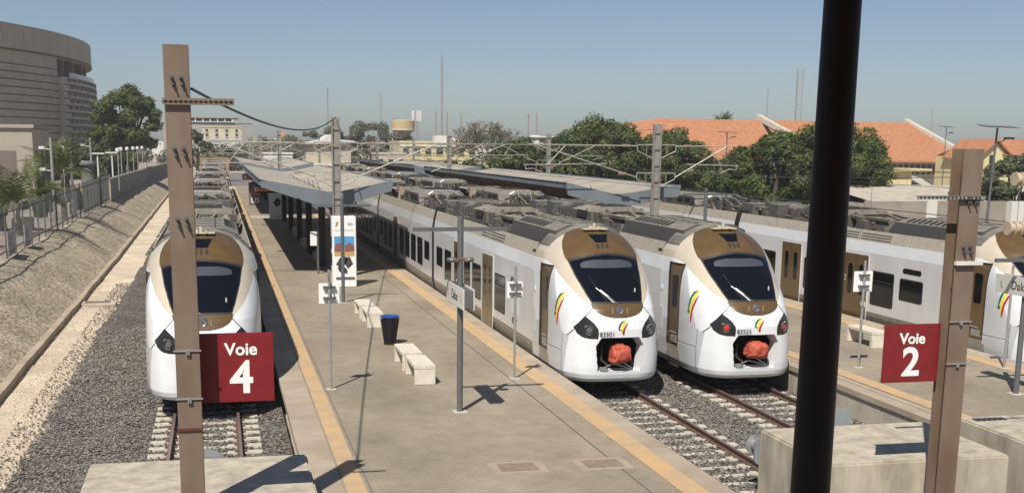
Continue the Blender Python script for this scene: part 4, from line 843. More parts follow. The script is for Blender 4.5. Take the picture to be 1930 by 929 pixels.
def roof_car_b(t,y0,y1):
    L=y1-y0
    g=G(); 
    for k in range(8):
        x=random.uniform(-.8,.8); yy=y0+.4+k*.35; hh=random.uniform(.18,.55); g.cyl((x,yy,3.56),(x,yy,3.8+hh),random.choice((.04,.07,.1)),n=8); g.box(x-.18,x+.18,yy-.08,yy+.08,3.8+hh*.6,3.8+hh*.75)
    g.path([(-.9,y0+.3,4.0),(-.3,y0+1.3,4.25),(.6,y0+2.4,4.1),(.9,y0+3.2,4.2)],.04); g.path([(.8,y0+.3,4.1),(.1,y0+1.6,4.3),(-.7,y0+2.8,4.15)],.035); g.build('insulator_stack',[M_under],t)
    g=G(); a=(-.75,y0+1.0,4.02);b=(.75,y0+1.0,4.02); g.path([(-.7,y0+.8,4.05),(-.25,y0+2.6,4.3),(-.6,y0+4.3,4.30)],.025); g.path([(.7,y0+.8,4.05),(.25,y0+2.6,4.3),(.6,y0+4.3,4.30)],.025); g.path([(-.8,y0+4.3,4.25),(-.6,y0+4.3,4.38),(.6,y0+4.3,4.38),(.8,y0+4.3,4.25)],.03); g.path([(-.8,y0+4.5,4.25),(-.6,y0+4.5,4.38),(.6,y0+4.5,4.38),(.8,y0+4.5,4.25)],.03); g.build('pantograph',M_galv,t)
    f=fairing(t,y0+5,y0+9.6,h1=4.40,ends=(1.3,.8),m=M_roofg)
    slots(f,[-.35,.35],[y0+6.6+k*.2 for k in range(9)],4.40,w=.09,l=.3,m=M_roofb)
    lids(f,y0+6.4,y0+8.7,4.40,.6)
    g=G()
    for s in(-1,1):
        for k in range(3): g.box(min(s*.98,s*1.10),max(s*.98,s*1.10),y0+6+k*1.05,y0+6.8+k*1.05,3.95,4.16)
    g.build('air_intake',M_dark,f)
    g=G(); g.taper(-.8,.8,y0+9.9,y0+10.9,3.55,4.24,.08,.1); g.cyl((-.5,y0+11.1,4.05),(-.5,y0+12.3,4.05),.22,n=12); g.cyl((.45,y0+11.1,4.05),(.45,y0+12.5,4.05),.2,n=12); g.build('equipment_case',M_roofb,t)
    g=G(); g.taper(-1.0,1.0,y0+12.7,y0+14.9,3.55,4.3,.14,.4); c=g.build('air_conditioning_unit',M_roofr,t)
    slots(c,[-.5,0,.5],[y0+13.2+k*.16 for k in range(7)],4.302,w=.08,l=.4,m=M_under)
    for s in(-1,1):
        g=G(); x=s*1.0; g.add([(x,y0+12.9,3.8),(x,y0+13.7,3.8),(x+s*.12,y0+13.7,4.2),(x+s*.12,y0+12.9,4.2)],[(0,1,2,3)]); g.add([(x,y0+13.85,3.8),(x,y0+14.6,3.8),(x+s*.12,y0+14.6,4.2),(x+s*.12,y0+13.85,4.2)],[(0,1,2,3)]); g.build('air_intake',M_dark,c,fix=False)
        G().box(min(x+s*.02,x+s*.16),max(x+s*.02,x+s*.16),y0+12.8,y0+14.7,4.2,4.24).build('intake_hood',M_bcream,c)
    g=G(); g.path([(-.4,y0+15,3.9),(0,y0+15.8,4.15),(.5,y0+16.5,3.95)],.07); g.box(-.7,.3,y0+15.3,y0+16.2,3.55,4.0); g.build('pipework',M_roofb,t)
def lids(par,y0,y1,z,w):
    g=G(); y=y0
    while y<y1: g.box(-w,w,y,y+.025,z,z+.03); y+=.55
    for x in(-w*.5,0,w*.5): g.box(x-.012,x+.012,y0,y1,z,z+.028)
    for k in range(5): x=random.uniform(-w*.8,w*.5); yy=random.uniform(y0,y1-.5); g.box(x,x+.22,yy,yy+.3,z,z+.05)
    g.build('panel_joint',M_under,par)
def clutter(t,y0,y1,seed):
    rr=random.Random(seed); g=G()
    for k in range(95):
        yy=rr.uniform(y0+.3,y1-.5); x=rr.choice((-1,1))*rr.uniform(.3,1.05); w=rr.uniform(.03,.16); d=rr.uniform(.06,.4); h=rr.uniform(.15,.66)
        if rr.random()<.5: g.box(x-w,x+w,yy,yy+d,3.55,3.58+h)
        else: g.cyl((x,yy,3.65+h*.6),(x,yy+d*1.5,3.65+h*.6),w*.5,n=8)
    for k in range(12):
        yy=rr.uniform(y0+.3,y1-3); x=rr.uniform(-.9,.9); g.path([(x,yy,3.95),(x+rr.uniform(-.3,.3),yy+1,4.15+rr.random()*.15),(x+rr.uniform(-.3,.3),yy+2.2,4.0)],rr.uniform(.02,.05),n=5)
    g.build('roof_fittings',M_roofb if seed%2 else M_under2,t)
M_under2=mat('roof_fittings_dark',(.07,.065,.058),.7,var=.4,scale=3)
def gangway(t,y):
    g=G(); w=1.22
    for k in range(5): g.box(-w,w,y-.22+k*.09,y-.18+k*.09,.7,3.9)
    g.box(-w+.06,w-.06,y-.25,y+.25,.75,3.85); g.build('gangway',M_seal,t)
    g=G()
    for s in(-1,1): g.path([(s*1.2,y-.15,4.05),(s*1.3,y-.2,3.95),(s*1.36,y-.22,3.5),(s*1.34,y-.22,2.4)],.03)
    g.build('jumper_cable',M_blk,t)
def make_train(name,label,x,y,z,number,red,marks,ncar=4):
    t=thing('train',label,'train',(x,y,z),'white and beige trains in the station')
    cab(t,red,number)
    ends=[(3.6,20.0),(20.5,37.8),(38.3,55.6),(56.1,73.4)][:ncar]
    for i,(a,b) in enumerate(ends):
        shell(t,a,b,0); underframe(t,a+(.0 if i else 0),b)
        if i==0: roof_car_a(t,a-.2,b)
        else: (roof_car_b if i%2 else roof_car_b)(t,a,b)
        clutter(t,a+(5 if i==0 else 0),b,i*3+1); clutter(t,a+(5 if i==0 else 0),b,i*3+2)
        bogie(t,a+(1.9 if i==0 else 0)+(0 if i==0 else -.25)); 
        if i: gangway(t,a-.25)
        for sd in(-1,1):
            W=lambda y,w,z0=1.22,z1=2.43: window(t,sd,y,w,z0,z1)
            if i==0:
                if sd==-1 and name!='c': pass
                W(7.85,1.5)
                door(t,sd,9.65,marks); W(11.45,1.45); W(13.1,1.1); door(t,sd,14.75,marks and False); W(16.85,1.4); W(18.7,1.35,1.62,2.4)
            else:
                W(a+1.25,1.3,1.6,2.4); W(a+3.1,1.45); W(a+4.95,1.45); W(a+6.75,1.4); W(a+8.6,1.4); door(t,sd,a+10.6); W(a+12.6,1.4); W(a+14.4,1.4); W(a+16.1,1.2,1.62,2.4)
    for s in(-1,1):
        g=G()
        for r in range(3): 
            z=3.46+r*.09; xx=1.365-(z-3.4)*.25; g.add([(s*(xx+.004),7.6,z),(s*(xx+.004),9.6,z),(s*(xx-.003),9.6,z+.04),(s*(xx-.003),7.6,z+.04)],[(0,1,2,3)]); g.add([(s*(xx+.004),5.3+4.5,z),(s*(xx+.004),11.0,z),(s*(xx-.003),11.0,z+.04),(s*(xx-.003),9.8,z+.04)],[(0,1,2,3)])
        g.build('cantrail_grille',M_roofg,t,fix=False)
    g=G()
    for s in(-1,1):
        for yy in (3.66,6.4,9.7,13.0,16.4):
            g.add([(s*1.369,yy,3.4),(s*1.369,yy+.02,3.4),(s*1.274,yy+.02,3.78),(s*1.274,yy,3.78)],[(0,1,2,3)])
    g.build('cantrail_joint',M_roofb,t,fix=False)
    g=G()
    for s in(-1,1): g.add([(s*1.346,3.75,3.50),(s*1.346,4.05,3.50),(s*1.326,4.05,3.58),(s*1.326,3.75,3.58)],[(0,1,2,3)])
    g.build('cantrail_slot',M_dark,t,fix=False)
    return t
t3=make_train('a','white beige and bronze train numbered 83501 with grey coupler cables beside the yellow platform edge',XT3,29.5,0,'83501',False,False)
# graffiti-like dark mark near the cab of this train
g=G(); m=mat('graffiti_dark',(.12,.12,.13),.5)
g=G(); g.path([(-1.426,6.0+.28*math.cos(R(a)),2.32+.2*math.sin(R(a))+.06*math.cos(R(a))) for a in range(0,361,24)],.035,n=4); g.path([(-1.426,6.25,2.1),(-1.426,5.85,2.05),(-1.426,5.8,2.3)],.03,n=4); g.build('graffiti_mark',m,t3)
g=G(); g.prism([(5.5,1.25),(6.1,1.1),(6.15,1.3),(5.6,1.35)],'x',-1.426,-1.421); g.build('graffiti_mark',m,t3)
g=G(); g.prism(rrect(5.3,6.3,1.42,2.0,.05),'x',-1.425,-1.421); g.build('painted_over_patch',mat('patch_white',(.66,.68,.69),.4),t3)
t2=make_train('b','white beige and bronze train numbered 83525 with red tail lamps',XT2,29.35,0,'83525',True,False)
t4=make_train('c','white and bronze train at the left behind the brown column and Voie 4 sign',XT4,29.0,0,'835',False,False)
t1=make_train('d','train at the right platform with the figure 2 and a wheelchair on its doors',XT1,29.75,-.15,None,False,True)
def mirror_window(t):
    window(t,-1,6.05,1.4,1.6,2.35); g=G(); g.prism(rrect(5.5,6.6,2.52,2.7,.07),'x',-1.4265,-1.4205); g.build('window_slot',M_glassd,t)
mirror_window(t1)
# rear halves: a second set coupled behind, seen only as roofs far away
def tail(x,y0,n,label,grp='coupled rear trains'):
    t=thing('train',label,'train',(x,y0,0),grp)
    for i in range(n):
        a=i*17.8; shell(t,a,a+17.3,0); underframe(t,a,a+17.3); roof_car_b(t,a,a+17.3); clutter(t,a,a+17.3,i)
        if i: gangway(t,a-.25)
        for k in range(8):
            for sd in(-1,1): window(t,sd,a+1.4+k*2.05,1.35,1.22,2.43)
    return t
tail(XT4,104.5,3,'farther train standing behind the left one, seen as a row of roofs')
tail(XT2+.05,104.5,2,'farther train whose roof shows between the two canopies')
# coupler covers
def cover(x,y,z,sx,sy,sz,seed,label,rot):
    bm=bmesh.new(); bmesh.ops.create_icosphere(bm,subdivisions=5,radius=1)
    for v in bm.verts:
        p=v.co.copy(); q=Vector((abs(p.x)**.75*math.copysign(1,p.x),abs(p.y)**.8*math.copysign(1,p.y),abs(p.z)**.65*math.copysign(1,p.z)))
        r1=1-abs(NZ.noise(Vector((p.x*2.6+seed,p.y*1.2,p.z*1.6))))*2; r2=1-abs(NZ.noise(Vector((p.x*4.5,p.y*3+seed*3,p.z*3.4))))*2
        k=1+.09*r1+.05*r2+.10*NZ.noise(p*1.5+Vector((seed,0,0)))-.06
        v.co=Vector((q.x*sx*k,q.y*sy*k,q.z*sz*k)); v.co.x*=1-.12*(p.z>0)*p.z; 
        if p.z<-.3: v.co.x+=-.16*(-p.z-.3)*(1 if p.x<0 else .2)
    me=bpy.data.meshes.new('coupler_cover'); bm.to_mesh(me); bm.free(); me.materials.append(M_orange); me.polygons.foreach_set('use_smooth',[True]*len(me.polygons))
    o=inst(me,'coupler_cover',None,(x,y,z),(0,rot,0)); tagp(o,label,'cloth cover','orange covers tied over the couplers')
cover(XT3+.05,29.66,1.14,.27,.32,.25,1.0,'orange boxy cloth on the coupler of the left of the two middle trains',0)
cover(XT2+.08,29.5,1.16,.30,.32,.23,4.2,'orange pointed cloth on the coupler of the train with red tail lamps',R(8))
# ================= CATENARY =================
def mast(x,y,h,zb,label,arms=(),grp='catenary masts',w=.12):
    t=thing('catenary_mast',label,'catenary mast',(x,y,zb),grp)
    g=G(); H_=h-zb; g.box(-w-.05,-w,-.11,.11,0,H_); g.box(w,w+.05,-.11,.11,0,H_); g.box(-w,w,-.012,.012,0,H_)
    k=.6
    while k<H_: g.box(-w-.04,w+.04,-.115,-.10,k,k+.06); g.box(-w-.04,w+.04,.10,.115,k,k+.06); k+=.75
    g.build('mast_profile',M_mast,t)
    for s,L,zc in arms:
        z1=zc+1.35-zb; z0=zc+.05-zb
        g=G(); tx=s*(w+.05)
        # triangular stand-off frames
        for z in(z1,z0): g.path([(tx,0,z),(s*.95,0,z),(s*.95,0,z-.28),(tx,0,z-.62)],.022); g.path([(s*.5,0,z),(s*.5,0,z-.42)],.012)
        g.path([(s*.95,0,z1-.05),(s*(L+.35),0,z1-.02)],.027); g.path([(s*.95,0,z0-.2),(s*(L-.1),0,z1-.05)],.029)
        g.path([(s*(L*.42),0,z0+.42),(s*(L+.55),0,z0+.36)],.022); g.path([(s*(L*.75),0,z1-.02),(s*(L*.9),0,z0+.38)],.02)
        g.path([(s*(L+.45),0,z0+.36),(s*(L+.45),0,z0+.16),(s*(L+.1),0,z0+.2),(s*(L-.35),0,z0+.02)],.02)
        a=g.build('cantilever',M_tube,t)
        g=G()
        for (q,z) in ((1.35,z1-.045),(1.5,None)):
            if z is None: f=(q-.95)/(L-.1-.95); z=z0-.2+f*(z1-.05-z0+.2)
            for k in range(7): g.cyl((s*(q+k*.055),0,z+.0),(s*(q+k*.055+.02),0,z),.075,n=10)
        g.build('insulator',M_ins,a)
    return t
A=3.4
mast(5.15,53.9,7.62,.55,'tall grey catenary mast rising behind the white advertising totem',[(-1,5.2,5.2),(1,4.6,5.2)],w=.14)
mast(20.2,54.2,7.5,.55,'tall grey catenary mast standing in front of the right canopy',[(-1,5.9,5.2),(1,3.6,5.2)],w=.14)
mast(4.9,98,7.5,.55,'grey catenary mast in the gap between the two middle canopies',[(-1,5,5.2),(1,4.6,5.2)])
mast(18.6,98,7.2,.55,'grey catenary mast in the gap between the two right canopies',[(-1,4.6,5.2),(1,4.8,5.2)])
k=0
for (x,y) in ((5,143),(18.5,143),(5.3,188),(18.4,188),(27,98),(27,143),(30,188),(6,232),(19,232),(33,232),(36,143),(44,188),(12,275),(24,275),(38,275)):
    ds=['beyond the middle platform roofs','beyond the right canopies','far past the end of the middle platform','far past the end of the right platform','right of the rightmost train, nearer','right of the rightmost train, farther','right of the tracks, third away','in the yard at the far end, left one','in the yard at the far end, middle one','in the yard at the far end, right one','near the yellow building, nearer','near the yellow building, farther','most distant row, left one','most distant row, middle one','most distant row, right one'][k]
    mast(x,y,7.4,-.2,'distant grey catenary mast '+ds,[(-1,4.2,5.2),(1,4.2,5.2)],'distant catenary masts'); k+=1
# contact and messenger wires with droppers
def catenary(x,y0,y1,label,x2=None):
    x2=x if x2 is None else x2
    t=thing('overhead_line',label,'overhead line',(0,0,0),'overhead lines')
    g=G(); g.path([(x,y0,5.22),(x+(x2-x)*.5,(y0+y1)/2,5.2),(x2,y1,5.22)],.011,n=4)
    g.build('contact_wire',M_wire,t,fix=False)
    g=G(); g2=G(); yy=y0
    while yy<y1-1:
        b=min(yy+45,y1); n=9; P=[]
        for i in range(n+1): f=i/n; P.append((x+(x2-x)*((yy+(b-yy)*f)-y0)/(y1-y0),yy+(b-yy)*f,6.25-4*.55*f*(1-f)))
        g.path(P,.010,n=4)
        for p in P[1:-1]: g2.path([(p[0],p[1],p[2]),(p[0],p[1],5.22)],.005,n=3)
        yy+=45
    g.build('messenger_wire',M_wire,t,fix=False); g2.build('droppers',M_wire,t,fix=False)
catenary(XT2,14,279,'overhead line running toward the camera above the second train from the middle platform'); catenary(XT3+.1,53.9,278.8,'overhead line beyond the totem mast, above the train nearest the middle platform'); catenary(XT4,54,279,'overhead line above the left train'); catenary(XT1+.1,14,279,'overhead line above the rightmost train')
wire('feeder_cable','thin black feeder wire crossing above the rightmost train roof',sag((27.6,10,5.6),(27,142,6.9),.4,20),.011)
wire('feeder_cable','thin black wire from the tall mast by the totem to the far masts',sag((5.15,54,7.6),(5,143,7.3),.9,20),.014)
wire('feeder_cable','thin black wire between the two tall masts left of the big trees',sag((20.2,54.2,7.3),(18.6,98,7.1),.4,14),.01)
for (x,z,l) in ((13.1,6.02,'beige ribbed insulator cut by the right picture edge, upper one'),(13.05,5.2,'beige ribbed insulator cut by the right picture edge, lower one')):
    g=G(); P_=[(0,.0)]; 
    for k in range(11): P_+= [(.075 if k%2 else .115,k*.06),(.075 if k%2 else .115,k*.06+.05)]
    P_.append((.03,.68)); P_+=[(.02,3.0),(0,3.0)]; g.lathe(P_,n=18); g.v=[(c-.02,b,a) for a,b,c in g.v]; tagp(g.build('line_insulator',M_insL,smooth=True,loc=(x,18,z)),l,'insulator','beige line insulators at the right edge')
# ================= FAR SIDE AND SURROUNDINGS =================
# fence on the embankment crest
t=thing('steel_fence','dark steel bar fence along the top of the pitched embankment','fence',(-9.12,0,1.36))
g=G(); g2=G(); g3=G()
y=36
while y<109:
    g.box(-.035,.035,y-.035,y+.035,0,2.35); 
    g2.box(-.02,.02,y,y+2.5,.35,.40); g2.box(-.02,.02,y,y+2.5,2.0,2.05)
    yy=y+.12
    while yy<y+2.45: g3.box(-.007,.007,yy-.007,yy+.007,.1,2.3); yy+=.11 if y>88 else .31
    y+=2.5
g.build('fence_posts',M_fence,t,fix=False)['kind']='stuff'; g2.build('rails',M_fence,t,fix=False); tagp(g3.build('bars',M_fence,t,fix=False),kind='stuff')
for (y,l) in ((56.8,'pale notice banner tied on the fence, nearer of the two'),(61.6,'pale notice banner with reddish print tied on the fence, farther one')):
    t=thing('fence_banner',l,'banner',(-9.04,y,1.5),'banners on the fence'); G().box(-.01,.01,-.95,.95,0,1.05).build('banner_sheet',mat('banner_grey',(.42,.40,.42),.7,var=.05),t)
    g=G()
    for k in range(4): g.box(.011,.016,-.6,.1+.15*(k%2),.82-k*.13,.87-k*.13)
    g.build('banner_print',mat('banner_print',(.3,.14,.14),.7),t); G().box(.011,.016,-.9,.9,.12,.24).build('banner_stripe',mat('banner_stripe',(.3,.2,.27),.7),t)
# concrete panel wall continuing the fence
t=thing('panel_wall','grey wall of upright precast panels beyond the steel fence','wall',(-9.1,109,.8)); g=G(); y=0;k=0
while y<122:
    xo=.0+.00006*y*y; o=.05 if k%2 else 0; g.box(xo-.08-o,xo+.06,y+.02,y+2.28,0,2.5-y*.004+.03*(k%2)); g.box(xo-.1,xo+.12,y+2.28,y+2.42,0,2.58-y*.004); y+=2.4;k+=1
g.build('wall_panels',M_panelw,t); G().box(-.05,.12,-.12,.02,0,2.6).build('end_post',M_bcream,t)
# palms
def palm(x,y,z,h,n,L,label,seed,grp='young palms behind the fence',tr=.13,pot=False):
    rr=random.Random(seed); t=thing('palm_tree',label,'palm tree',(x,y,z),grp)
    g=G(); 
    for k in range(8): a=k/8*h; g.cyl((.03*math.sin(k),0,a),(.03*math.sin(k+1),0,a+h/8),tr*(1.25-.5*k/8),tr*(1.1-.5*k/8),n=8)
    g.build('trunk',M_bark,t)
    g=G()
    for i in range(n):
        az=rr.uniform(0,6.28); el=rr.uniform(.35,1.45); l=L*rr.uniform(.75,1.1); p=Vector((0,0,h)); d=Vector((math.cos(az)*math.cos(el),math.sin(az)*math.cos(el),math.sin(el))); pts=[p.copy()]
        for s in range(9): p=p+d*(l/9); pts.append(p.copy()); d=(d+Vector((0,0,-.13-.05*(1.5-el)))).normalized()
        g.path(pts,.014,n=3)
        for s in range(1,9):
            a,b=pts[s],pts[s+1] if s<9 else pts[s]; dr=(b-a).normalized(); sd=dr.cross(Vector((0,0,1))).normalized(); upv=sd.cross(dr)
            for q in(0,.33,.66):
                c=a.lerp(b,q); ll=l*.30*math.sin(math.pi*min(1,(s+q)/9.5+.12))+.05
                for w in(-1,1):
                    e=c+sd*w*ll*.8+dr*ll*.75-Vector((0,0,ll*rr.uniform(.1,.45))); m=c.lerp(e,.5)+dr*.03
                    g.add([c,m+dr*.03,e,m-dr*.03],[(0,1,2,3)])
    g.build('fronds',M_palm,t,fix=False)
    if pot: 
        t2=thing('planter',pot,'planter',(x+.1,y+.0,z),'green planters'); G().lathe([(.0,.03),(.36,.03),(.5,.95),(.54,1.0),(.44,1.0),(.40,.85),(0,.85)],n=20).build('planter_body',M_pot,t2,smooth=True); G().lathe([(.0,.86),(.42,.86)],n=16).build('soil',M_bark,t2,fix=False)
    return t
palm(-10.75,70.5,1.38,1.7,18,3.1,'young palm nearest the left picture edge behind the fence',1)
palm(-9.95,72.5,2.2,1.0,13,2.5,'small palm growing in a green planter behind the fence',2,pot='green tub planter with a small palm behind the fence')
palm(-9.95,84,1.38,3.0,20,3.2,'tallest young palm, right of the small planter palm behind the fence',3)
palm(-13.5,100,1.38,2.2,12,2.8,'palm farther back beside the museum pavilion',4)
t=thing('planter','dark tub planter at the left picture edge behind the fence','planter',(-10.9,62.5,1.36),'green planters'); G().lathe([(0,.03),(.36,.03),(.5,.95),(.54,1.0),(.44,1.0),(.4,.85),(0,.85)],n=20).build('planter_body',M_pot,t,smooth=True)
# camera poles
def campole(x,y,h,label):
    t=thing('camera_pole',label,'pole',(x,y,1.36),'camera poles along the fence'); G().cyl((0,0,0),(0,0,h),.10,.075,n=10).build('pole',M_galv,t,smooth=True)
    for s,z in((-1,h-.7),(1,h-2.0)):
        g=G(); g.path([(0,0,z),(-.4*1,0,z+.05)],.03); g.box(-.72,-.38,-.08,.08,z+.03,z+.2); g.build('security_camera',M_bwhite,t)
campole(-9.9,79,5.3,'grey camera pole above the small planter palm'); campole(-9.55,86,5.3,'grey camera pole right of the tallest young palm'); campole(-9.6,100,5.4,'grey camera pole farthest along the fence'); campole(-10.6,60.5,4.0,'grey camera pole at the left picture edge')
for i,(u,Y,lab) in enumerate([(-9.7,89,'globe lamp left of the grey stone pillar'),(-8.4,113,'first globe lamp beyond the panel wall end'),(-8.9,129,'second globe lamp beyond the panel wall end'),(-8.8,136,'third globe lamp along the panel wall'),(-8.75,143,'fourth globe lamp along the panel wall'),(-8.6,150,'fifth globe lamp along the panel wall'),(-8.55,159,'sixth globe lamp along the panel wall'),(-8.5,168,'seventh globe lamp, nearest the brown column')]):
    x={0:-9.8,1:-8.45*113/120-.0,2:-8.85,3:-8.72,4:-8.55,5:-8.5,6:-8.48,7:-8.45}[i]
    t=thing('globe_lamp','white '+lab,'street lamp',(x-.6,Y,1.36),'white globe lamps'); G().cyl((0,0,0),(0,0,4.15),.045,n=8).build('pole',M_bgrey,t); g=G(); g.lathe([(0.001,4.1),(.16,4.18),(.21,4.34),(.16,4.5),(0.001,4.56)],n=14); g.build('globe',M_bwhite,t,smooth=True)
for (x,Y,lab) in ((-10.2,112,'flat-topped white lamp left of the panel wall end'),(-9.7,121,'flat-topped white lamp just right of the panel wall end')):
    t=thing('flat_lamp',lab,'street lamp',(x,Y,1.36),'flat-topped lamps'); G().cyl((0,0,0),(0,0,4.0),.07,n=8).build('pole',M_bwhite,t); G().box(-.6,.6,-.2,.2,4.0,4.12).build('lamp_head',M_bwhite,t)
t=thing('stone_pillar','grey round stone pillar with flat capital behind the fence','pillar',(-9.9,100,1.36)); G().lathe([(.5,0),(.5,2.6),(.42,2.75),(.42,3.1),(.62,3.3),(.62,3.45),(.2,3.6),(0,3.6)],n=16).build('pillar_shaft',mat('pillar_grey',(.13,.14,.145),.8,var=.2,scale=5),t,smooth=True)
# colourful low banner wall and benches on the plaza
t=thing('painted_hoarding','low white hoarding with coloured emblems and yellow top behind the palms','hoarding',(-12.6,101,1.36)); G().box(-2.4,2.3,-.1,.1,.05,1.15).build('hoarding_panel',M_white,t); G().box(-1.6,2.1,-.12,.12,1.155,1.4).build('hoarding_top',mat('hoard_yellow',(.6,.5,.04),.5),t)
for (x,m_) in ((-1.8,MATS['poster_brick']),(-.2,MATS['poster_sky']),(1.4,MATS['poster_brick'])):
    g=G(); g.prism([(x-.3,.5),(x+.1,.3),(x+.4,.55),(x+.2,.95),(x-.2,.9)],'y',-.12,-.105); g.build('painted_emblem',m_,t)
for (x,y,l) in ((-11.2,75,'low concrete cube seat between the left palm and planter'),(-10.9,92,'low concrete cube seat right of the tall palm')):
    t=thing('cube_seat',l,'seat',(x,y,1.36),'concrete cube seats'); G().box(-.5,.5,-.9,.9,0,.7).build('seat_block',M_conc,t,bevel=.02)
# ---------- museum ----------
mc=(-98.4,192.6)
t=thing('round_museum','large round museum clad in horizontal brown-grey bands at the left','building',(mc[0],mc[1],0))
a0,a1=R(-88),R(16)
def ring(prof,name,m,A0=a0,A1=a1,n=110): g=G(); g.lathe(prof,n=n,a0=A0,a1=A1); return g.build(name,m,t,smooth=False,fix=False)
aN=R(-13.5)
ring([(78,5.5),(80.2,5.5),(80.2,16.0)],'banded_drum',M_museum,a0,aN); ring([(78,5.5),(80.9,5.5),(80.9,14.9),(79.0,14.9)],'banded_drum',M_museum,aN,a1)
c_,s_=math.cos(aN),math.sin(aN); G().add([(76*c_,76*s_,5.5),(80.9*c_,80.9*s_,5.5),(80.9*c_,80.9*s_,14.9),(76*c_,76*s_,14.9),(80.2*c_,80.2*s_,14.9),(80.2*c_,80.2*s_,17.4),(76*c_,76*s_,17.4)],[(0,1,2,3),(3,4,5,6)]).build('terrace_end_wall',M_museum,t,fix=False)
ring([(77.0,14.9),(77.0,17.8)],'terrace_back_wall',M_museumd,aN,a1)
ring([(80.2,16.0),(80.2,17.4),(80.35,17.4),(80.35,20.6),(79.6,20.7),(60,20.7)],'parapet',M_museum,a0,aN); ring([(77,17.3),(80.35,17.3),(80.35,20.6),(79.6,20.7),(60,20.7)],'parapet',M_museum,aN,a1)
ring([(60,20.7),(75,20.7),(75,23.0),(50,23.0)],'roof_storey',M_museum,R(-80),R(-21)); ring([(76.5,0),(76.5,20.5)],'inner_core',M_museumd,a0,a1); 
g=G()
for z in np.arange(6.5,16.1,.92):
    g.lathe([(80.25,z),(80.25,z+.13)],n=90,a0=a0,a1=aN)
for z in np.arange(6.5,14.6,.92): g.lathe([(80.95,z),(80.95,z+.13)],n=30,a0=aN,a1=a1)
g.lathe([(80.4,17.35),(80.4,17.6)],n=100,a0=a0,a1=a1)
tagp(g.build('cladding_grooves',M_museumd,t,fix=False),kind='stuff')
g=G()
for k in range(60):
    a=a0+(a1-a0)*k/60; c,s=math.cos(a),math.sin(a); g.add([(80.36*c,80.36*s,17.7),(80.36*math.cos(a+.0006),80.36*math.sin(a+.0006),17.7),(80.36*math.cos(a+.0006),80.36*math.sin(a+.0006),20.5),(80.36*c,80.36*s,20.5)],[(0,1,2,3)])
g.build('parapet_joints',M_museumd,t,fix=False)
g=G()
def cell(aa,bb,z0,z1,r): 
    g.lathe([(r,z0),(r,z1)],n=2,a0=aa,a1=bb)
for i,z in enumerate(np.arange(7.0,14.5,.92)):
    for k in range(9):
        a=aN+R(1.2+k*1.7+(.8 if i%2 else 0)); cell(a,a+R(1.1),z,z+.42,81.0)
for i,z in enumerate(np.arange(6.9,16.6,.92)):
    for k in range(16): a=R(-60)+R(k*1.9+(.9 if i%2 else 0)); cell(a,a+R(1.5),z,z+.5,80.3)
tagp(g.build('recessed_openings',M_museumd,t,fix=False),kind='stuff')
g=G()
for a in(-12.2,-10.2,-6.6,-1,4): g.box(79*math.cos(R(a))-.5,79*math.cos(R(a))+.5,79*math.sin(R(a))-.5,79*math.sin(R(a))+.5,14.9,17.3)
g.build('terrace_columns',M_museumL,t); ring([(80.6,14.9),(80.6,15.6)],'terrace_glass_rail',mat('rail_glass',(.3,.33,.34),.2),R(-11),a1)
ring([(79.5,0),(79.5,5.5)],'dark_ground_floor',mat('museum_dark_glazing',(.05,.05,.052),.3),a0,a1)
# pavilion
t=thing('entrance_pavilion','low square stone pavilion with tall dark slots in front of the museum','building',(-17.6,92,1.36))
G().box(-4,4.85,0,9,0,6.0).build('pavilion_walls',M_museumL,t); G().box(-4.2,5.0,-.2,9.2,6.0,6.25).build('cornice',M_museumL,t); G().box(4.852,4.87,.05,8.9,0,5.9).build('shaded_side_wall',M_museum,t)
for k in range(3): 
    g=G(); g.box(4.873,4.89,1.0+k*2.6,2.3+k*2.6,.3,4.4); w=g.build('tall_slot',M_museumd,t)
for k in range(3):
    g=G(); g.box(-3.0+k*2.7,-1.7+k*2.7,-.02,-.005,.3,4.4); g.build('tall_slot',M_museumd,t)
# ---------- trees ----------
def crown(t,clumps,n,ls,m,seed,name='crown',flat=1.0,hol=.55):
    r_=np.random.default_rng(seed); V=[];F=[]
    C=np.array([c[:3] for c in clumps]);Rr=np.array([c[3] for c in clumps]); wgt=Rr**2/np.sum(Rr**2)
    k=r_.choice(len(C),n,p=wgt); d=r_.normal(size=(n,3)); d/=np.linalg.norm(d,axis=1,keepdims=True); rad=Rr[k]*(hol+(1-hol)*r_.random(n)**.6); rad*=1+.12*r_.normal(size=n)
    P=C[k]+d*rad[:,None]*np.array([1,1,.8*flat])
    # leaf frames: normals biased outward and up
    nr=d+r_.normal(size=(n,3))*.42+np.array([0,0,.25]); nr/=np.linalg.norm(nr,axis=1,keepdims=True)
    a=np.cross(nr,r_.normal(size=(n,3))); a/=np.linalg.norm(a,axis=1,keepdims=True); b=np.cross(nr,a); s=ls*r_.uniform(.6,1.35,(n,1))
    q=np.stack([P-a*s,P-b*s*.55,P+a*s,P+b*s*.55],1).reshape(-1,3); F=np.arange(4*n).reshape(n,4)
    me=bpy.data.meshes.new(name); me.from_pydata(q.tolist(),[],F.tolist()); me.materials.append(m); return inst(me,name,t)
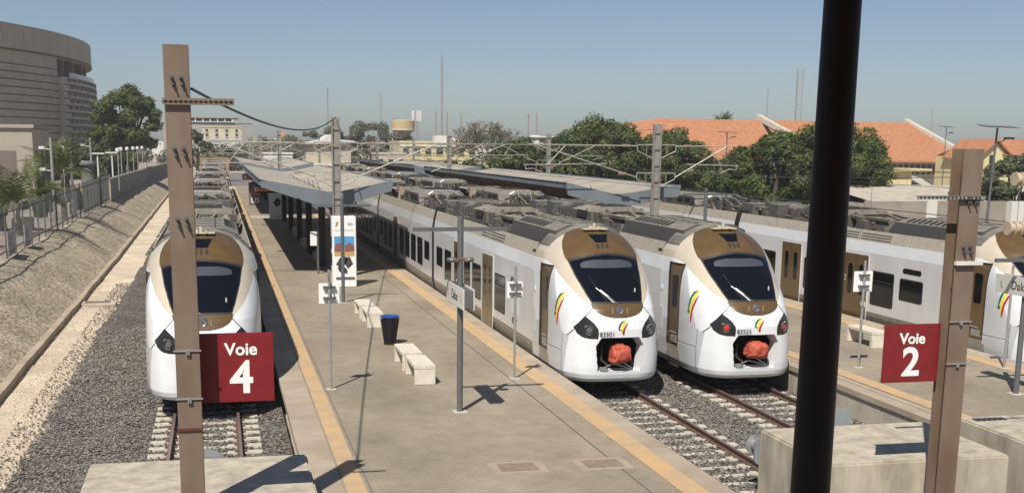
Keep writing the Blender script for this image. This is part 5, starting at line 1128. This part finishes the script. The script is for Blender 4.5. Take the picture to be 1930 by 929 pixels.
def tree(x,y,z,w,h,label,seed,m=None,n=9000,ls=.16,cl=26,grp='leafy trees around the station',tk=.3,low=.25,flat=1,hol=.55,csz=.30):
    rr=random.Random(seed); t=thing('tree',label,'tree',(x,y,z),grp); m=m or M_lf1
    cs=[]
    for i in range(cl):
        az=rr.uniform(0,6.283); u=rr.uniform(-.75,1); rad=math.sqrt(max(0,1-u*u))*rr.uniform(.62,1.08)
        cs.append((math.cos(az)*rad*w*.40,math.sin(az)*rad*w*.40,h*(low+(1-low)*.5)+u*h*(1-low)*.40*rr.uniform(.8,1.12),w*csz*.5*rr.uniform(.6,1.2)))
    g=G(); g.cyl((0,0,-.3),(0,0,h*low*1.2+.3),tk*1.15,tk*.75,n=9); top=Vector((0,0,h*low*1.1+.2))
    for c in cs[::2]:
        e=Vector(c[:3]); mid=top.lerp(e,.5)+Vector((rr.uniform(-.3,.3),rr.uniform(-.3,.3),.2)); g.cyl(top,mid,tk*.45,tk*.28,n=6); g.cyl(mid,e,tk*.28,tk*.08,n=5)
    g.build('trunk',M_bark,t,smooth=True); crown(t,cs,n,ls,m,seed,flat=flat,hol=hol); return t
tree(-11.1,166,-.3,9.2,14.2,'tall spreading dark tree between the museum and the brown column',21,M_lf1,22000,.19,60,tk=.5,low=.30,csz=.24,hol=.4)
tree(-15.0,172,-.3,5.5,9.0,'lower dense tree under the right edge of the museum',22,M_lf1,9000,.22,22)
for i,(x,y,w,h,l,m) in enumerate([(-21,125,9,6.0,'bushy olive tree behind the tall palm',M_lf2),(-15.5,135,8,6.2,'bushy olive tree behind the stone pillar',M_lf2),(-12.4,142,6,5.8,'small olive tree behind the flat-topped lamps',M_lf2),(-11.2,158,6,5.5,'small dark tree behind the row of globe lamps',M_lf1),(-12.2,74,3.4,4.5,'leafy shrub at the left picture edge behind the first palm',M_lf2),(-3,196,5,8.6,'olive tree right behind the brown column',M_lf2),(1.6,205,5,6.0,'low olive tree right of the brown column, beyond the left train',M_lf2),
   (20,262,9,9.0,'dusty tree left of the tall grey mast',M_lf3),(24.8,250,10,10.4,'dusty round tree right of the tall grey mast',M_lf3),(31.2,252,11,12.0,'tallest dusty tree left of the water tower',M_lf3),(36.5,246,8,9.2,'drooping dusty tree beside the water tower',M_lf3),(15,300,14,8.5,'distant dusty tree under the white roof',M_lf3)]):
    tree(x,y,.9 if x<-5 and y<165 else -.3,w,h-(1.2 if x<-5 and y<165 else -.3),l,30+i,m,5200 if y>150 or y<80 else 6500,.22 if y>140 else .16,20,hol=.45,csz=.24)
for i,(x,y,w,h,l,n) in enumerate([(29.0,112,9.5,7.6,'dark green tree, leftmost of the row behind the right canopy',15000),(35.2,110,11.5,9.6,'tallest dark green tree of the row behind the right canopy',24000),(41.0,108,10,8.6,'dark green tree just left of the orange roof',20000),(46.0,106,8,6.0,'low dark green tree below the left end of the orange roof',10000),(24.6,122,8,5.6,'low dark green tree below the bare tree',9000),
   (40.6,84,8.2,8.2,'big dark green tree in front of the orange roof, left of the dark post',21000),(46.6,86,9.6,9.0,'big dark green tree right behind the dark post',22000),(37.0,86,5.5,5.2,'low dark green tree by the right end of the canopy',8000),(50.2,72,5,5.4,'leafy tree at the right picture edge behind the solar lamp',9000),(54,74,6,7.2,'leafy tree right of the solar lamp, cut by the picture edge',9000),(60,112,6,4.2,'low bushy tree behind the boundary wall near the grey shed',6000)]):
    tree(x,y,-.4,w,h,l,60+i,M_lf1 if i<8 else M_lf2,int(n*1.9),.135 if y>100 else .12,110 if n>12000 else 45,low=.14,hol=.62,csz=.185)
# palm head above the orange roof
palm(78.8,182,.0,9.9,44,2.5,'palm head showing above the ridge of the orange roof',9,grp='far palm',tr=.2)
# bare tree
def bare(x,y,z,h,label,seed):
    rr=random.Random(seed); t=thing('bare_tree',label,'tree',(x,y,z)); g=G(); tw=G()
    def br(p,d,l,r,lv):
        e=p+d*l; g.cyl(p,e,max(r,.034),max(r*.62,.026),n=4 if lv>1 else 7,cap=False)
        if lv==7:
            return
        for k in range(3):
            v=Vector((rr.gauss(0,1),rr.gauss(0,1),rr.gauss(.12,.55))); nd=(d*1.0+v*.62).normalized(); br(p+d*l*rr.uniform(.65,1),nd,l*rr.uniform(.68,.86),r*.6,lv+1)
    br(Vector((0,0,0)),Vector((0,0,1)),h*.30,.34,0); br(Vector((.4,0,0)),Vector((.25,0,1)).normalized(),h*.3,.24,1)
    g.build('branches',mat('bare_bark',(.15,.13,.085),.9),t,fix=False); return t
bare(36.6,160,-.4,9.6,'bare spreading tree without leaves left of the dark green trees',5)
# ---------- buildings ----------
def building(x0,x1,y0,d,z0,z1,m,label,rows=0,cols=0,ww=1.0,wh=1.2,name='building',grp=None,zr=None,par=.3,wx=None):
    t=thing(name,label,'building',((x0+x1)/2,y0,z0),grp); w=(x1-x0)/2; h=z1-z0
    G().box(-w,w,0,d,0,h).build('walls',m,t)
    G().box(-w-.15,w+.15,-.15,d+.15,h,h+par).build('parapet',m,t)
    for r in range(rows):
        for c in range(cols):
            xx=(-w+(c+.5)*2*w/cols); zz=(zr[0]-z0+(r+.5)*(zr[1]-zr[0])/rows) if zr else (r+.5)*h/rows
            f=G().box(-ww/2,ww/2,-.03,.0,-wh/2,wh/2).build('window',M_bwin,t,loc=(xx,-.003,zz)); G().box(-ww/2-.1,ww/2+.1,-.12,-.032,-wh/2-.15,-wh/2).build('sill',m,f)
    return t
t=building(-14,10.2,350,30,0,11.6,M_bgrey,'large grey distant block left of the far masts',0,0)
G().box(-10,7,-.5,20,11.9,12.1).build('upper_slab',M_bwhite,t,loc=(0,0,0)); G().box(-9.5,6.5,2,18,12.1,13.0).build('upper_storey',M_bwin,t)
for k in range(9): G().box(-9.6+k*2,-9.3+k*2,-.3,.2,12.1,13.0).build('fin',M_bwhite,t)
G().box(-10,8.6,-.6,20,13.0,13.5).build('flat_roof',M_bgrey,t)
building(-3.5,6.7,330,15,0,10.2,M_bcream,'cream block with small square windows in front of the grey block',3,4,.7,.7,zr=(6.5,10)); building(-3.0,6.6,328,1,0,7.0,M_bwhite,'low white building in front of the cream block',0,0)
building(9,16,330,12,0,7.2,M_byel,'yellow flat building in the distance right of the grey block',1,4,.8,.9,zr=(4.5,7)); 
t=thing('clock_turret','small distant turret with red and yellow front','turret',(18.1,340,0)); G().box(-.9,.9,-.9,.9,0,8).build('turret_shaft',M_byel,t); G().taper(-1.1,1.1,-1.1,1.1,8,9.3,.8,.8).build('turret_roof',M_tile,t)
t=thing('long_white_roof','long white arched roof above the dusty trees','building',(20.5,232,0)); g=G(); g.box(-4,4.5,0,10,0,6.4); g.build('hall_walls',M_bcream,t); g=G(); g.prism([(-5,6.4),(-1.2,7.0),(.4,8.0),(1.4,8.1),(2,7.2),(5.2,6.9),(5.2,6.5),(-5,6.2)],'y',-1,10); g.build('curved_roof',M_bwhite,t)
t=thing('brown_hoarding','square brown board at the far end of the left tracks','hoarding',(-.3,182,1.2)); G().box(-2.1,2.1,0,.15,.6,3.1).build('board',mat('board_brown',(.27,.19,.12),.8,var=.15),t)
for s in(-1,1): G().box(s*1.9-.07,s*1.9+.07,.16,.3,-1.4,3.3).build('board_post',M_blk,t)
# yellow building with white parapets
t=building(33,47.5,222,14,0,6.7,M_byel,'pale yellow two-storey building with scalloped white parapet behind the canopies',1,7,1.1,1.1,zr=(4.0,6.2))
G().box(-7.4,7.4,-.25,-.16,6.0,6.3).build('cornice',M_bwhite,t); 
for k in range(12):
    g=G(); g.prism([(-.42,0),(.42,0),(.42,.3),(.25,.55),(0,.64),(-.25,.55),(-.42,.3)],'y',-.2,.1); g.build('scalloped_crest',M_bwhite,t,loc=(-.5+k*.66,0,7.0))
G().box(-.9,1.8,-.3,2,6.7,8.0).build('raised_parapet',M_bwhite,t); G().box(-7,-1.2,-1.2,-.1,3.4,3.6).build('brown_awning',M_steelb,t)
for k in range(3): 
    g=G(); g.prism([(-.35,-.6),(.35,-.6),(.35,.3),(.2,.5),(0,.58),(-.2,.5),(-.35,.3)],'y',-.22,-.17); g.build('arched_window',M_bwin,t,loc=(.3+k*1.2,0,5.6))
building(35.5,47.8,214,5,-.3,3.6,M_byel,'low yellow annex wall in front of the yellow building',1,5,.9,.7,zr=(1.6,3.2)); building(28,33.4,218,6,-.3,4.6,M_bcream,'low cream house left of the yellow building',1,3,.8,.8,zr=(2.4,4.2))
building(46.5,53,226,10,0,6.0,M_bwhite,'white house partly hidden by the bare tree',1,4,.9,.9,zr=(3.6,5.8))
t=building(51.9,58.5,200,9,0,7.4,M_museumL,'flat-roofed stone house with white corner left of the dark green trees',1,2,1.2,1.4,zr=(4.6,7)); G().box(-3.3,-1.8,-.2,-.01,0,8.1).build('white_corner_pier',M_bwhite,t); G().box(-3.6,3.6,-.5,.4,7.7,7.95).build('roof_edge',M_bwhite,t)
# low grey walls and huts in the yard
t=thing('yard_wall','low grey panel wall across the yard beyond the middle canopies','wall',(19,205,-.4)); g=G()
for k in range(15): g.box(-8+k*1.35,-8+k*1.35+1.2,0,.2,0,3.0+.2*(k%3==0))
g.build('wall_panels',M_bgrey,t)
building(13.5,19,190,4,-.3,3.0,M_bwhite,'small white hut beyond the nearest middle canopy',1,3,.6,.6); building(8,13,215,5,-.3,4.5,M_bwhite,'white hut with slots beyond the left end of the canopies',1,4,.5,1.6)
building(24,29,150,4,-.3,2.6,M_bcream,'small cream hut between the two rows of canopies',1,2,.8,.8)
# water tower
t=thing('water_tower','round beige water tower on concrete legs','water tower',(45.3,300,0))
G().lathe([(1.0,8.1),(2.9,9.7),(2.9,12.0),(2.5,12.2),(0,12.35)],n=28).build('tank',mat('tank_beige',(.45,.34,.19),.8,var=.08),t,smooth=True); G().lathe([(2.93,9.65),(3.05,9.7),(3.05,9.95),(2.93,10)],n=28).build('tank_ring',M_bcream,t)
for a in range(6): c,s=math.cos(R(a*60+10)),math.sin(R(a*60+10)); g=G(); g.cyl((c*1.2,s*1.2,-.3),(c*1.2,s*1.2,8.4),.2,n=8); g.build('leg',M_bcream,t)
g=G(); 
for k in range(14): a=R(k*26); g.cyl((2.6*math.cos(a),2.6*math.sin(a),12.1),(2.6*math.cos(a),2.6*math.sin(a),12.75),.03,n=3)
g.build('railing',M_dkg,t)
# antenna masts
def antenna(x,y,z1,label,lat=.25,m2=True,red=True):
    t=thing('radio_mast',label,'radio mast',(x,y,0),'distant radio masts'); g=G(); k=0; h=z1; seg=1.4; z=2.0; ti=lat
    cs=[(lat*math.cos(R(a)),lat*math.sin(R(a))) for a in(90,210,330)]
    for c in cs: g.cyl((c[0],c[1],0),(c[0],c[1],h),.045+lat*.06,n=4)
    while z<h-seg:
        for i in range(3):
            a,b=cs[i],cs[(i+1)%3]; g.cyl((a[0],a[1],z),(b[0],b[1],z+seg),.03+lat*.03,n=3)
        z+=seg
    g.build('lattice',M_mast,t,fix=False)
    if not red: return t
    g=G(); z=4
    while z<h-2: 
        g.cyl((0,0,z),(0,0,z+2.6),lat*.55,n=6); z+=5.2
    g.build('red_bands',mat('mast_red_white',(.35,.16,.13),.7) if red else M_bwhite,t)
    return t
antenna(73.4,400,35.3,'tallest thin radio mast above the yellow building',.3); antenna(35.8,400,24,'faint thin radio mast above the dusty trees, left one',.16); antenna(53.1,400,22.7,'faint thin radio mast above the dusty trees, right one',.12)
antenna(71.4,400,17,'short mast just left of the tallest radio mast',.2); antenna(75.2,400,17,'short mast just right of the tallest radio mast',.2); antenna(80,400,17,'grey lattice mast left of the bare tree',.4,red=False)
antenna(103,400,16.6,'red and white mast right of the bare tree, left of the pair',.25); antenna(105.8,400,16.5,'red and white mast right of the bare tree, right of the pair',.25)
antenna(176,350,30,'tall wide lattice tower above the orange roof beside the dark post',1.15,red=False); antenna(165.8,350,24.5,'slender mast with a small cross piece above the orange roof',.2,red=False); antenna(222.6,350,18.9,'short thin mast above the right gable of the orange roof',.12,red=False)
t=thing('telecom_mast','pole with white panel antennas beside the water tower','telecom mast',(50.4,310,0)); G().cyl((0,0,0),(0,0,14.5),.3,.2,n=8).build('pole',M_galv,t)
for dx in(-1.1,.1,.8): G().box(dx-.28,dx+.28,-.2,.2,12.2,14.8).build('panel_antenna',M_bwhite,t)
t=thing('white_dome','white dome behind the yellow building','dome',(47.7,305,0)); G().lathe([(1.6,0),(1.6,6.2),(1.5,7.2),(.9,8.1),(0.01,8.5)],n=20).build('dome_shell',M_bgrey,t,smooth=True)
# orange tiled hall
t=thing('tiled_hall','long hall with orange clay tile roof behind the dark green trees','building',(0,170,-.4))
def slab(pts,name,m,th=.25):
    g=G(); n=len(pts); g.add([tuple(p) for p in pts]+[(p[0],p[1],p[2]-th) for p in pts],[tuple(range(n)),tuple(range(2*n-1,n-1,-1))]+[(i,(i+1)%n,n+(i+1)%n,n+i) for i in range(n)]); return g.build(name,m,t)
ZR=11.0
slab([(52,-2,5.2),(82.6,-2,5.2),(83.0,7.5,ZR),(66,7.5,ZR),(60,7.5,ZR-.9)],'left_roof_slope',M_tile)
slab([(83.3,-3,5.0),(113.2,-3,5.0),(109,8,ZR-.1),(83.9,8,ZR)],'right_roof_slope',M_tile)
slab([(60,7.6,ZR-.9),(66,7.6,ZR),(83,7.6,ZR),(83.9,8.1,ZR),(109,8.1,ZR-.1),(113,19,5),(52,19,5)],'rear_roof_slope',M_tile)
g=G()
def rib(a,b,w=.35,h=.55):
    a=Vector(a);b=Vector(b); g.add([a+Vector((-w,0,-.3)),a+Vector((w,0,-.3)),b+Vector((w,0,-.3)),b+Vector((-w,0,-.3)),a+Vector((-w,0,h)),a+Vector((w,0,h)),b+Vector((w,0,h)),b+Vector((-w,0,h))],[(0,3,2,1),(4,5,6,7),(0,1,5,4),(1,2,6,5),(2,3,7,6),(3,0,4,7)])
rib((83.2,8.4,ZR+.3),(87.2,-3.2,6.6)); g.build('gable_coping',M_concL,t); g=G(); rib((109,8.6,ZR),(114.0,-3.3,5.0)); g.build('gable_coping',M_concL,t)
g=G(); g.box(60,109,7.3,8.1,ZR-.05,ZR+.1) ; g.build('ridge_tiles',M_tile,t) if False else None
G().box(56,112,0,17,0,4.7).build('hall_walls',M_bcream,t)
for k in range(14): G().box(98+k*1.0,98.6+k*1.0,-.2,-.02,2.9,4.4).build('hall_window',M_bwin,t)
g=G(); g.add([(61,-1.95,5.15),(61.3,-1.95,5.15),(75,7.3,ZR-.1),(74.6,7.3,ZR-.1)],[(0,1,2,3)]); 
# yellow kiosk building, shed, boundary wall, right house
t=building(70.5,74.4,120,6,-.4,4.0,M_byel,'small yellow building with flat slab roof below the orange roof',0,0); G().box(-2.2,4.0,-.6,6.3,4.42,4.7).build('slab_roof',M_byel,t); G().box(-.3,.1,-.04,0,1.9,2.3).build('vent_window',M_bwin,t); G().box(.4,.8,-.04,0,1.3,1.7).build('vent_window',M_bwin,t)
t=thing('grey_shed','shed with slanting pale grey roof beside the small yellow building','building',(76.6,118,-.4)); g=G(); g.add([(-2,0,2.0),(2.6,0,1.0),(2.6,8,3.6),(-2,8,4.4),(-2,0,0),(2.6,0,0),(2.6,8,0),(-2,8,0)],[(0,1,2,3),(0,4,5,1),(1,5,6,2),(2,6,7,3),(3,7,4,0)]); g.build('shed_body',mat('shed_grey',(.42,.39,.34),.8,var=.08),t)
t=thing('boundary_wall','long weathered concrete wall behind the rightmost train','wall',(38,66,-.4)); g=G(); g.box(0,42,0,.25,0,3.75); g.build('wall_body',M_mwall,t)
g=G()
for k in range(7): g.box(6.0*k-.1,6.0*k+.35,-.06,.0,0,3.8)
g.build('wall_piers',M_mwall,t); G().box(4.05,4.75,-.1,-.02,0,3.8).build('white_pier',M_bwhite,t); G().box(9.6,10.5,-.5,.2,0,3.75).build('white_pier',M_bwhite,t)
t=thing('rubble_roof','pale grey corrugated roof just above the boundary wall at the right','building',(48,75,-.4)); g=G(); g.add([(-4,0,3.2),(22,0,3.2),(22,9,4.0),(-4,9,4.2)],[(0,1,2,3)]); g.box(-4,22,0,9,0,3.1); g.build('roof_sheet',M_conc,t)
t=thing('yellow_gabled_house','yellow gabled house with orange tiled roof at the right picture edge','building',(93,130,-.4)); G().box(-3.6,9,0,9,0,5.9).build('house_walls',M_byel,t)
g=G(); g.prism([(-3.6,5.9),(.6,5.9),(-1.5,7.7)],'y',0,6); g.build('gable_wall',M_byel,t)
g=G(); g.prism([(-4.1,5.8),(-1.5,8.1),(1.1,5.8),(1.1,5.6),(-1.5,7.85),(-4.1,5.6)],'y',-.5,7); g.build('gable_roof',M_tile,t)
g=G(); g.add([(-.5,-.4,6.2),(9.5,-.4,6.2),(9.5,5,8.1),(-.9,5,8.1),(9.5,10,6),(-3,10,6)],[(0,1,2,3),(3,2,4,5)]); g.build('main_roof',M_tile,t,fix=False)
G().box(1.4,9.3,-.9,-.1,4.8,5.1).build('lower_roof',M_tile,t); G().box(-2.2,-1.5,-.05,0,5.2,6.2).build('window',M_bwin,t)
# solar lamps
def solar(x,y,z0,h,label,s=1.0,lean=.0):
    t=thing('solar_street_lamp',label,'street lamp',(x,y,z0),'solar street lamps'); G().cyl((0,0,0),(lean,0,h),.085*s,.06*s,n=10).build('pole',M_dkg,t,smooth=True)
    g=G(); g.add([(-1.15*s,-.6,h+.03),(1.15*s,-.6,h-.02),(1.15*s,.6,h+.12),(-1.15*s,.6,h+.17)],[(0,1,2,3)]); g.v=[(a+lean,b,c) for a,b,c in g.v]; g.add([(lean-1.15*s,-.6,h+.08),(lean+1.15*s,-.6,h+.03),(lean+1.15*s,.6,h+.17),(lean-1.15*s,.6,h+.22)],[(0,1,2,3)]); g.build('solar_panel',M_galv,t,fix=False)
    g=G(); g.path([(lean,0,h-.9),(lean+.6*s,0,h-.6)],.03*s); g.box(lean+.55*s,lean+1.1*s,-.12,.12,h-.62,h-.5); g.build('lamp_arm',M_dkg,t)
solar(42.0,60,-.4,8.05,'tall solar street lamp left of the yellow gabled house, behind the Voie 2 column',.95,.25)
solar(65.6,150,-.4,8.7,'distant solar street lamp in front of the orange roof',1.15)
solar(79.5,122,-.4,9.2,'distant small solar lamp seen just right of the orange roof gable',.7) 
# parked vehicle behind the wall roofs
t=thing('parked_minibus','white parked minibus, only its roof showing above the rightmost train','minibus',(39.0,56,-.38)); G().taper(-2.4,2.4,-1.0,1.0,.4,2.28,.25,.15).build('body',M_white,t,bevel=.08)
for s in(-1.5,-.4,.7,1.7): 
    G().box(s-.42,s+.42,-1.02,-.93,1.35,1.95).build('window',M_bwin,t)
for s in(-1.5,1.5): G().cyl((s,-1.02,.38),(s,-.75,.38),.38,n=16).build('wheel',M_blk,t)
G().box(-1.6,1.6,-.7,.7,2.3,2.36).build('roof_rack',M_galv,t)
# far town and horizon greenery
sheet('far_haze_hills',-1,1,-59,-58,-.41,M_earth) if False else None
for i in range(34):
    x=-60+i*9+random.uniform(-3,3); yy=random.uniform(420,620); h_=random.uniform(4,8.5); w_=random.uniform(5,11)
    if -45<x<9: yy+=60
    t=thing('distant_house','pale distant flat-roofed house, part of the far skyline','building',(x,yy,-.4),'distant houses of the skyline'); G().box(-w_/2,w_/2,0,8,0,h_).build('walls',random.choice([M_bwhite,M_bcream,M_bgrey,M_byel]),t)
    G().box(-w_*.3,w_*.1,-.03,-.005,h_*.45,h_*.7).build('window',M_bwin,t)
def belt(name,x0,x1,y0,y1,h,n,ls,m,seed):
    r_=np.random.default_rng(seed); k=int((x1-x0)/4)+2; cs=[(r_.uniform(x0,x1),r_.uniform(y0,y1),r_.uniform(.25,.7)*h,h*r_.uniform(.35,.55)) for _ in range(k*2)]
    o=crown(None,cs,n,ls,m,seed,name=name); tagp(o,kind='stuff')
belt('far_tree_belt',-30,60,300,330,6,9000,.5,M_lf3,71); belt('far_tree_belt',50,240,230,260,5,14000,.45,M_lf2,72)
belt('shrubs',-24,-10.5,104,112,1.6,3500,.12,M_lf2,73); belt('shrubs',56,70,118,122,3.0,4000,.15,M_lf1,74)
# haze: even air around everything
g=G(); g.box(-500,500,-40,660,-1.6,45); o=g.build('haze',bpy.data.materials.new('haze_air')); m=o.data.materials[0]; m.use_nodes=True; n=m.node_tree.nodes; n.remove(n['Principled BSDF'])
pv=n.new('ShaderNodeVolumePrincipled'); pv.inputs['Color'].default_value=(1,1,1,1); pv.inputs['Density'].default_value=.00035; pv.inputs['Anisotropy'].default_value=0; m.node_tree.links.new(pv.outputs[0],n['Material Output'].inputs['Volume']); tagp(o,kind='stuff')
